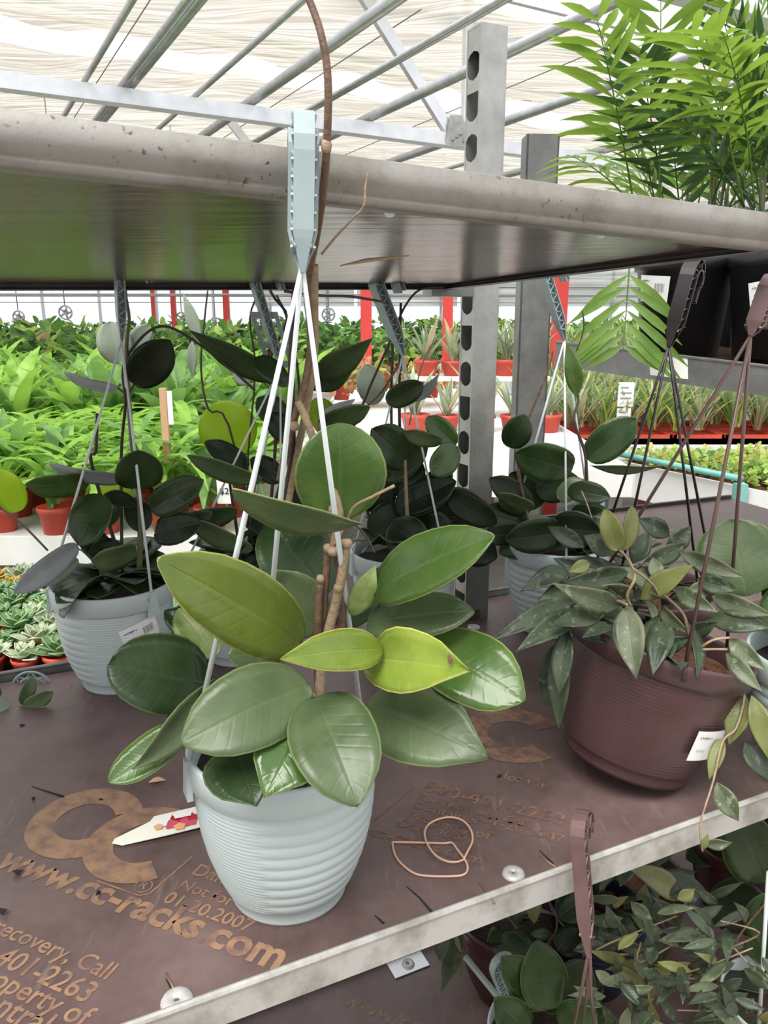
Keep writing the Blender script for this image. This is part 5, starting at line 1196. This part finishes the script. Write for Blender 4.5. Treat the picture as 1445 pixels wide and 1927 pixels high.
def rosette(n, r, m, seed, pot):
    o = thing('potted_succulent', (0, 0, -50), 'small succulent', 'succulent', 'succulents on the low bench'); rs = random.Random(seed); big = MB(); child('pot', pot, o)
    for i in range(n):
        a = i * 2.4; t = i / n; e = .25 + 1.0 * (1 - t) if i else 1.3; Ln = r * (.45 + .6 * t); d = V((cos(a) * cos(e), sin(a) * cos(e), sin(e))); s = V((-sin(a), cos(a), 0)); b = V((0, 0, .05 + .012 * (1 - t)))
        leaf_mb(b, b + d * Ln, Ln * .30, s, s.cross(d) if s.cross(d).z > 0 else d.cross(s), -.05, .35, 'drop', 2, 4, th=.004, mb=big)
    child('rosette', big.mesh('rosette', [m]), o); return o
def place(protos, spots, rs, sc=(.9, 1.1), labels=None):
    first = {}
    for i, (x, y, z, lab) in enumerate(spots):
        k = rs.randrange(len(protos)); pr = protos[k]; s = rs.uniform(*sc); a = rs.random() * 6.28
        if k not in first: first[k] = 1; pr.location = (x, y, z); pr.rotation_euler = (0, 0, a); pr.scale = (s,) * 3; o = pr; o['label'] = lab
        else: o = copy_thing(pr, (x, y, z), a, s, lab)
def drop_unused(protos):
    for p in protos:
        if p.location.z < -40:
            for c in list(p.children): bpy.data.objects.remove(c)
            bpy.data.objects.remove(p)
def bench(name, corners, z, label, top_m=None, face_h=.12, leg_m=None, th=.03):
    c = [V((x, y, z)) for x, y in corners]; cen = sum(c, V((0, 0, 0))) / len(c)
    o = thing(name, V((cen.x, cen.y, 0)), label, 'bench')
    mb = MB(); mb.poly(c, th); mb.build('bench_top', top_m or M_white, o, False)
    for i in range(len(c)):
        a, b = c[i], c[(i + 1) % len(c)]; t = (b - a).normalized(); n = V((t.y, -t.x, 0))
        mb = MB(); mb.obox(a + UP * (-face_h + .02), b - a, n * .012, UP * face_h); mb.build('fascia', M_white, o, False)
    for p in c:
        q = p + (cen - p).normalized() * .10; mb = MB(); mb.box((q.x, q.y, (z - th) / 2), .05, .05, z - th); mb.build('leg', leg_m or M_galv, o, False)
    return o
rs = random.Random(5)
# left: strap-leaved plants in red pots
bench('plant_bench', [(-4.2, 2.72), (-.42, 2.72), (-.42, 6.6), (-4.2, 6.6)], .72, 'white-edged bench full of bright strap-leaved plants at the left', face_h=.11)
g = 'bright strap-leaved plants on the left bench'
pr = [strap_plant('potted_dracaena', 20, (.34, .50), .021, 1.9, [B_lime, B_lime, B_lime, B_green], ME_RP, .10, 'x', 'potted plant', g, s) for s in (1, 2, 3)]
sp = []
for r in range(5):
    for cidx in range(9):
        x = -2.35 + .215 * cidx + rs.uniform(-.03, .03); y = 2.86 + .22 * r + rs.uniform(-.03, .03)
        if x > -.5 or abs(x / y) > .62: continue
        sp.append((x, y, .72, 'lime strap-leaved plant in a red pot, front row of the left bench' if r == 0 else 'lime strap-leaved plant in the %s row of the left bench' % ('', 'second', 'third', 'fourth', 'fifth')[r]))
place(pr, sp, rs)
pr2 = [strap_plant('potted_ginger', 22, (.30, .46), .034, 1.0, [B_green, B_lime, B_green, B_lime, B_green], ME_RP, .10, 'x', 'potted plant', 'broad-leaved plants at the back of the left bench', s, lean=(1.0, 1.5)) for s in (11, 12, 13)]
sp = []
for r in range(7):
    for cidx in range(12):
        x = -3.7 + .29 * cidx + rs.uniform(-.05, .05); y = 4.05 + .34 * r
        if x > -.55 or abs(x / y) > .62: continue
        sp.append((x, y, .72, 'broad-leaved green plant in the %s back row of the left bench' % ('first', 'second', 'third', 'fourth', 'fifth', 'sixth', 'last')[r]))
place(pr2, sp, rs, (1.0, 1.35))
# low bench with succulents
bench('plant_bench', [(-1.75, 1.92), (-.62, 1.92), (-.62, 2.66), (-1.75, 2.66)], .55, 'low bench with trays of little succulents at the left', M_black, face_h=.08)
names = ['green succulent in a small red pot', 'blue-green rosette succulent in a small red pot', 'golden yellow succulent in a small red pot', 'red-tipped succulent in a small red pot', 'pale cream-green succulent in a small red pot']
pr3 = [rosette(16, .075, S_cols[i], 20 + i, ME_RPs) for i in range(5)]
used = set(); RW = ('front', 'second', 'third', 'fourth', 'fifth', 'sixth', 'seventh', 'back')
for r in range(8):
    for cidx in range(11):
        x = -1.68 + .098 * cidx; y = 1.97 + .090 * r
        k = rs.choice([0, 4, 4, 1, 2, 3, 4]) if r > 5 else rs.choice([0, 0, 0, 4, 1, 0, 4, 1, 2])
        s = rs.uniform(.9, 1.25); o = pr3[k]
        if k in used: o = copy_thing(pr3[k], (x, y, .55), rs.random() * 6, s, names[k] + ', ' + RW[r] + ' row of the low bench')
        else: used.add(k); o.location = (x, y, .55); o['label'] = names[k] + ', ' + RW[r] + ' row of the low bench'; o.scale = (s,) * 3
drop_unused(pr3)
# price card and stake among the strap plants
def card(p, w_, h_, label, txt=None, stick=True, lines=0):
    o = thing('price_card', p, label, 'sign')
    mb = MB(); mb.obox(p - V((w_ / 2, 0, 0)), (w_, 0, 0), (0, .003, 0), (0, 0, h_)); bl = mb.build('card', M_paper, o, False)
    if stick: mb = MB(); mb.obox(p - V((.006, -.003, .25)), (.012, 0, 0), (0, .004, 0), (0, 0, .28)); mb.build('stick', M_white, o, False)
    if txt: lettering(bl, txt, p + V((-w_ * .32, -.002, h_ * .30)), w_ * .6, M_ink, tx=V((1, 0, 0)), ty=V((0, 0, 1)))
    for i in range(lines):
        mb = MB(); zz = h_ * (.75 - .22 * i); mb.obox(p + V((-w_ * .35, -.0015, zz)), (w_ * (.7 if i else .5), 0, 0), (0, .001, 0), (0, 0, h_ * .07)); mb.build('print_line', M_grey, bl, False)
    return o
card(P(424, 948, 2.69), .055, .12, 'white price card reading two dollars at the corner of the left bench', '$2', False, 1)
st_ = P(311, 820, 2.76); o = thing('wooden_stake', st_, 'red-brown wooden stake with a white slip among the strap plants', 'stake')
mb = MB(); mb.obox(st_ + V((-.012, 0, -.1)), (.024, 0, 0), (0, .02, 0), (0, 0, .27)); mb.build('stake', M_card, o, False); mb = MB(); mb.obox(st_ + V((.014, .004, .04)), (.018, 0, 0), (0, .002, 0), (0, 0, .12)); mb.build('slip', M_paper, o, False)

# middle: white bench with aloes on two levels
bench('plant_bench', [(-.36, 2.80), (.92, 2.80), (.92, 6.3), (-.36, 6.3)], .95, 'white bench with aloes behind the perforated post', face_h=.10)
sh = thing('display_shelf', (.55, 4.6, .95), 'narrow white shelf raised over the middle bench, carrying red pots of aloe', 'shelf')
mb = MB(); mb.obox((.16, 4.42, 1.172), (.80, 0, 0), (0, .34, 0), (0, 0, .02)); mb.build('shelf_board', M_white, sh, False)
for x in (.19, .91):
    for y in (4.46, 4.70): mb = MB(); mb.box((x, y, 1.06), .025, .025, .222); mb.build('leg', M_white, sh, False)
pra = [strap_plant('potted_aloe', 18, (.20, .31), .0125, .35, [B_aloe, B_aloe, B_straw], ME_RPa, .085, 'x', 'aloe', 'aloes in red pots on the middle bench', s, lean=(.95, 1.5)) for s in (31, 32)]
sp = [(.25 + .155 * i, 4.58, 1.192, 'speckled aloe in a red pot, %s from the left on the raised white shelf' % ('first', 'second', 'third', 'fourth', 'fifth')[i]) for i in range(5)] + [(.16 + .17 * i, 3.95 + .05 * (i % 2), .95, 'speckled aloe in a red pot, %s from the left below the raised shelf' % ('first', 'second', 'third', 'fourth', 'fifth')[i]) for i in range(5)]
place(pra, sp, rs)
prc = [bush('potted_croton', 70, .17, .24, .09, .022, [B_crot, B_crot, B_yell], 'x', 'potted plant', 'red-leaved plants on the middle bench', s, ME_RP) for s in (41,)]
place(prc, [(-.28 + .2 * i, 5.1 + .15 * (i % 2), 1.0, 'red and gold leaved plant on the middle bench') for i in range(4)] + [(-1.0, 7.4, 1.1, 'red and gold leaved plant on the middle bench')], rs)
# crates left of the middle
ct = thing('crate_table', P(445, 760, 4.9), 'pale crate table with a dark open front behind the vines', 'table'); c = P(445, 765, 4.9)
for z, m in ((0, M_white), (-.10, M_wood), (-.2, M_galvd)): mb = MB(); mb.obox(c + V((-.18, 0, z)), (.42, 0, 0), (0, .5, 0), (0, 0, .04)); mb.build('slat', m, ct, False)
for x in (-.17, .21): mb = MB(); mb.box((c.x + x, c.y + .05, c.z / 2), .04, .04, c.z); mb.build('leg', M_wood, ct, False)

# far rows of green plants
for (y, z, lab) in ((7.2, .95, 'long white bench carrying the nearer far row of green plants'), (9.6, 1.0, 'long white bench carrying the second far row of green plants'), (12.5, 1.0, 'long white bench carrying the last row of green plants')):
    bench('plant_bench', [(-6.5, y), (7.5, y), (7.5, y + 1.1), (-6.5, y + 1.1)], z, lab)
prb = [bush('potted_fern', 150, .27, .46, .12, .030, [B_bush, B_bush, B_bushd, B_seed], 'x', 'potted plant', 'far rows of leafy green plants', s, ME_RP) for s in (51, 52)] + [bush('potted_fern', 130, .25, .42, .12, .028, [B_bushd, B_bush], 'x', 'potted plant', 'far rows of leafy green plants', 53, ME_RP)]
sp = []
for y, z in ((7.35, .97), (7.85, .97), (9.9, 1.02), (12.8, 1.02)):
    n = int(y * 1.35 / .46)
    for i in range(n):
        x = -y * .62 + .46 * i + rs.uniform(-.06, .06)
        if -6.4 < x < 7.3: sp.append((x, y + rs.uniform(-.06, .06), z, 'leafy green potted plant in the %s' % {7.35: 'nearest far row', 7.85: 'second far row', 9.9: 'third far row', 12.8: 'last far row'}[y]))
place(prb, sp, rs, (.95, 1.2))

# right: grassy plants in red trays
bench('plant_bench', [(.98, 4.16), (3.6, 4.16), (3.6, 6.6), (.98, 6.6)], .83, 'bench of grassy plants in red trays at the right', face_h=.08)
prg = [strap_plant('potted_sedge', 26, (.22, .36), .0075, .9, mm, None, .09, 'x', 'potted plant', 'grassy plants in the red trays', s, single=False, lean=(1.0, 1.55)) for s, mm in ((61, [B_sage, B_straw, B_aloe]), (62, [B_aloe, B_sage]), (63, [B_straw, B_aloe, B_sage]), (64, [B_sage, B_yell, B_bush]))]
for k in range(9):
    x0 = 1.02 + .285 * k
    for r in range(2):
        mb = MB(); y0 = 4.18 + .33 * r
        mb.obox((x0, y0, .83), (.27, 0, 0), (0, .012, 0), (0, 0, .07)); mb.obox((x0, y0 + .29, .83), (.27, 0, 0), (0, .012, 0), (0, 0, .07)); mb.obox((x0, y0, .83), (.012, 0, 0), (0, .30, 0), (0, 0, .07)); mb.obox((x0 + .258, y0, .83), (.012, 0, 0), (0, .30, 0), (0, 0, .07)); mb.obox((x0, y0, .83), (.27, 0, 0), (0, .30, 0), (0, 0, .05))
        tag(mb.build('plant_tray', M_terra, smooth=False, loc=(x0, y0, .83)), 'red plastic tray of grassy plants on the right bench, front line' if r == 0 else 'red plastic tray of grassy plants on the right bench, second line', 'tray', 'red trays on the right bench')
sp = []
for r in range(13):
    for i in range(18):
        x, y = 1.08 + .140 * i + rs.uniform(-.03, .03), 4.26 + .165 * r
        if x / y > .60: continue
        sp.append((x, y, .84 + .028 * (r > 3) * (r - 3), 'grey-green grassy plant in a front red tray' if r < 4 else 'grey-green grassy plant behind the red trays'))
place(prg, sp, rs, (.9, 1.25))
cp = P(1176, 765, 4.2); card(cp, .085, .13, 'upper white price card on a stick among the grassy plants', None, True, 3); card(cp + V((-.006, -.006, -.11)), .075, .10, 'lower white price card on a stick among the grassy plants', None, False, 2)
# seedling bench with teal frame
FQ = [(1.13, 3.97), (1.95, 2.42), (3.0, 2.42), (3.0, 3.97)]
bn = bench('seedling_bench', FQ, .80, 'white seedling bench on teal legs at the right', M_bark, face_h=.17, leg_m=M_galv)
a, b = V((1.13, 3.97, .8)), V((1.95, 2.42, .8)); t = (b - a).normalized(); n_ = V((t.y, -t.x, 0))
for f in (.05, .50, .95):
    p = a + (b - a) * f + n_ * .04; mb = MB(); mb.box((p.x, p.y, .42), .045, .045, .84); mb.build('teal_leg', M_teal, bn, False)
mb = MB(); mb.tube([a + (b - a) * .05 + n_ * .04 + UP * .06, a + (b - a) * .5 + n_ * .04 + UP * .06], .014, 8); mb.build('teal_rail', M_teal, bn)
prs = [bush('seedling', 26, .05, .075, .035, .011, mm, 'x', 'seedling', 'seedlings on the right bench', s) for s, mm in ((71, [B_seed]), (72, [B_seed, B_bush]), (73, [B_seedy, B_seed]))]
for p_ in prs:
    pass
spg, spy = [], []
for r in range(17):
    for i in range(20):
        x, y = 1.10 + .094 * i, 2.5 + .088 * r
        lim = 1.13 + (3.97 - y) * (.82 / 1.55) + .06
        if x < lim or x / y > .62: continue
        (spy if y > 3.45 and rs.random() < .7 else spg).append((x, y, .80, 'yellow-tinged seedling at the back of the right bench' if y > 3.45 else 'fresh green seedling at the front of the right bench'))
spg = [(x, y, z, 'fresh green seedling on the right bench') for x, y, z, l in spg]; spy = [(x, y, z, 'yellow-tinged seedling at the back of the right bench') for x, y, z, l in spy]
place(prs[:2], spg, rs, (.9, 1.3)); place(prs[2:], spy, rs, (.9, 1.3))
drop_unused(pr + pr2 + pra + prc + prb + prg + prs)

# far left: boxes, flowers, hanging fans
tb = bench('packing_table', [(-6.6, 8.9), (-3.0, 8.9), (-3.0, 9.5), (-6.6, 9.5)], 1.02, 'packing table with cardboard boxes in the far left corner')
for (px, py, w_, h_, lab) in ((12, 655, .16, .33, 'open cardboard box furthest left on the packing table'), (22, 660, .22, .20, 'low cardboard box with a dark hand hole'), (45, 655, .17, .26, 'plain upright cardboard box beside the low one'), (68, 640, .16, .40, 'tall cardboard box next to the flowers'), (155, 630, .30, .20, 'cardboard box right of the flowers')):
    p = P(px, py, 8.95 + .12 * (h_ > .25)); p.z = 1.02
    o = thing('cardboard_box', p, lab, 'box', 'boxes on the packing table')
    mb = MB(); mb.obox(p - V((w_ / 2, 0, 0)), (w_, 0, 0), (0, .2, 0), (0, 0, h_)); mb.build('carton', M_card, o, False)
    mb = MB(); mb.obox(p + V((-w_ / 2 - .005, -.004, h_ - .005)), (w_ + .01, 0, 0), (0, .1, 0), (0, 0, .012)); mb.build('flap', M_card, o, False)
    mb = MB(); mb.obox(p + V((-.03, -.002, h_ * .55)), (.06, 0, 0), (0, .003, 0), (0, 0, .03)); mb.build('hand_hole', M_ink, o, False)
B_pink = leaf_mat('magenta_flower', (.42, .03, .20), (.60, .10, .34), (.6, .2, .4), rough=.5); B_sal = leaf_mat('salmon_flower', (.60, .22, .16), (.70, .32, .22), (.7, .4, .3), rough=.5)
for (px, py, m, lab) in ((92, 640, B_sal, 'salmon flowering plant on the packing table'), (92, 690, B_pink, 'magenta flowering plant in front of the boxes'), (114, 690, B_sal, 'orange flowering plant beside the magenta one')):
    o = bush('flowering_plant', 60, .13, .24, .07, .02, [m, m, B_bushd], lab, 'flowers', 'flowers by the boxes', int(px + py), ME_RP); p = P(px, py, 8.2 if py > 650 else 8.95); o.location = (p.x, p.y, min(p.z, 1.25)) if py > 650 else (p.x, p.y, 1.02)
for (px, py, Y, lab) in ((123, 588, 10.5, 'round circulation fan above the boxes, the larger one'), (35, 596, 12.0, 'round circulation fan at the far left'), (342, 599, 12.0, 'round circulation fan under the pale hanging leaf'), (405, 607, 14.0, 'small round circulation fan left of the red post'), (618, 592, 11.0, 'round circulation fan behind the front vine')):
    p = P(px, py, Y); o = thing('circulation_fan', p, lab, 'fan', 'hanging circulation fans'); r = .085
    mb = MB()
    mb.tube([p + V((cos(2 * pi * i / 24) * r, 0, sin(2 * pi * i / 24) * r)) for i in range(25)], .012, 6); mb.build('ring', M_pipe, o)
    for k in range(5): mb = MB(); a_ = 2 * pi * k / 5; mb.tube([p, p + V((cos(a_), 0, sin(a_))) * r], [.02, .010], 5); mb.build('blade', M_pipe, o)
    mb = MB(); mb.tube([p, p + V((0, .05, 0))], .03, 8); mb.build('motor', M_pipe, o)
    mb = MB(); mb.tube([p + UP * r, V((p.x, p.y, 4.25))], .008, 5); mb.build('drop_rod', M_pipe, o)
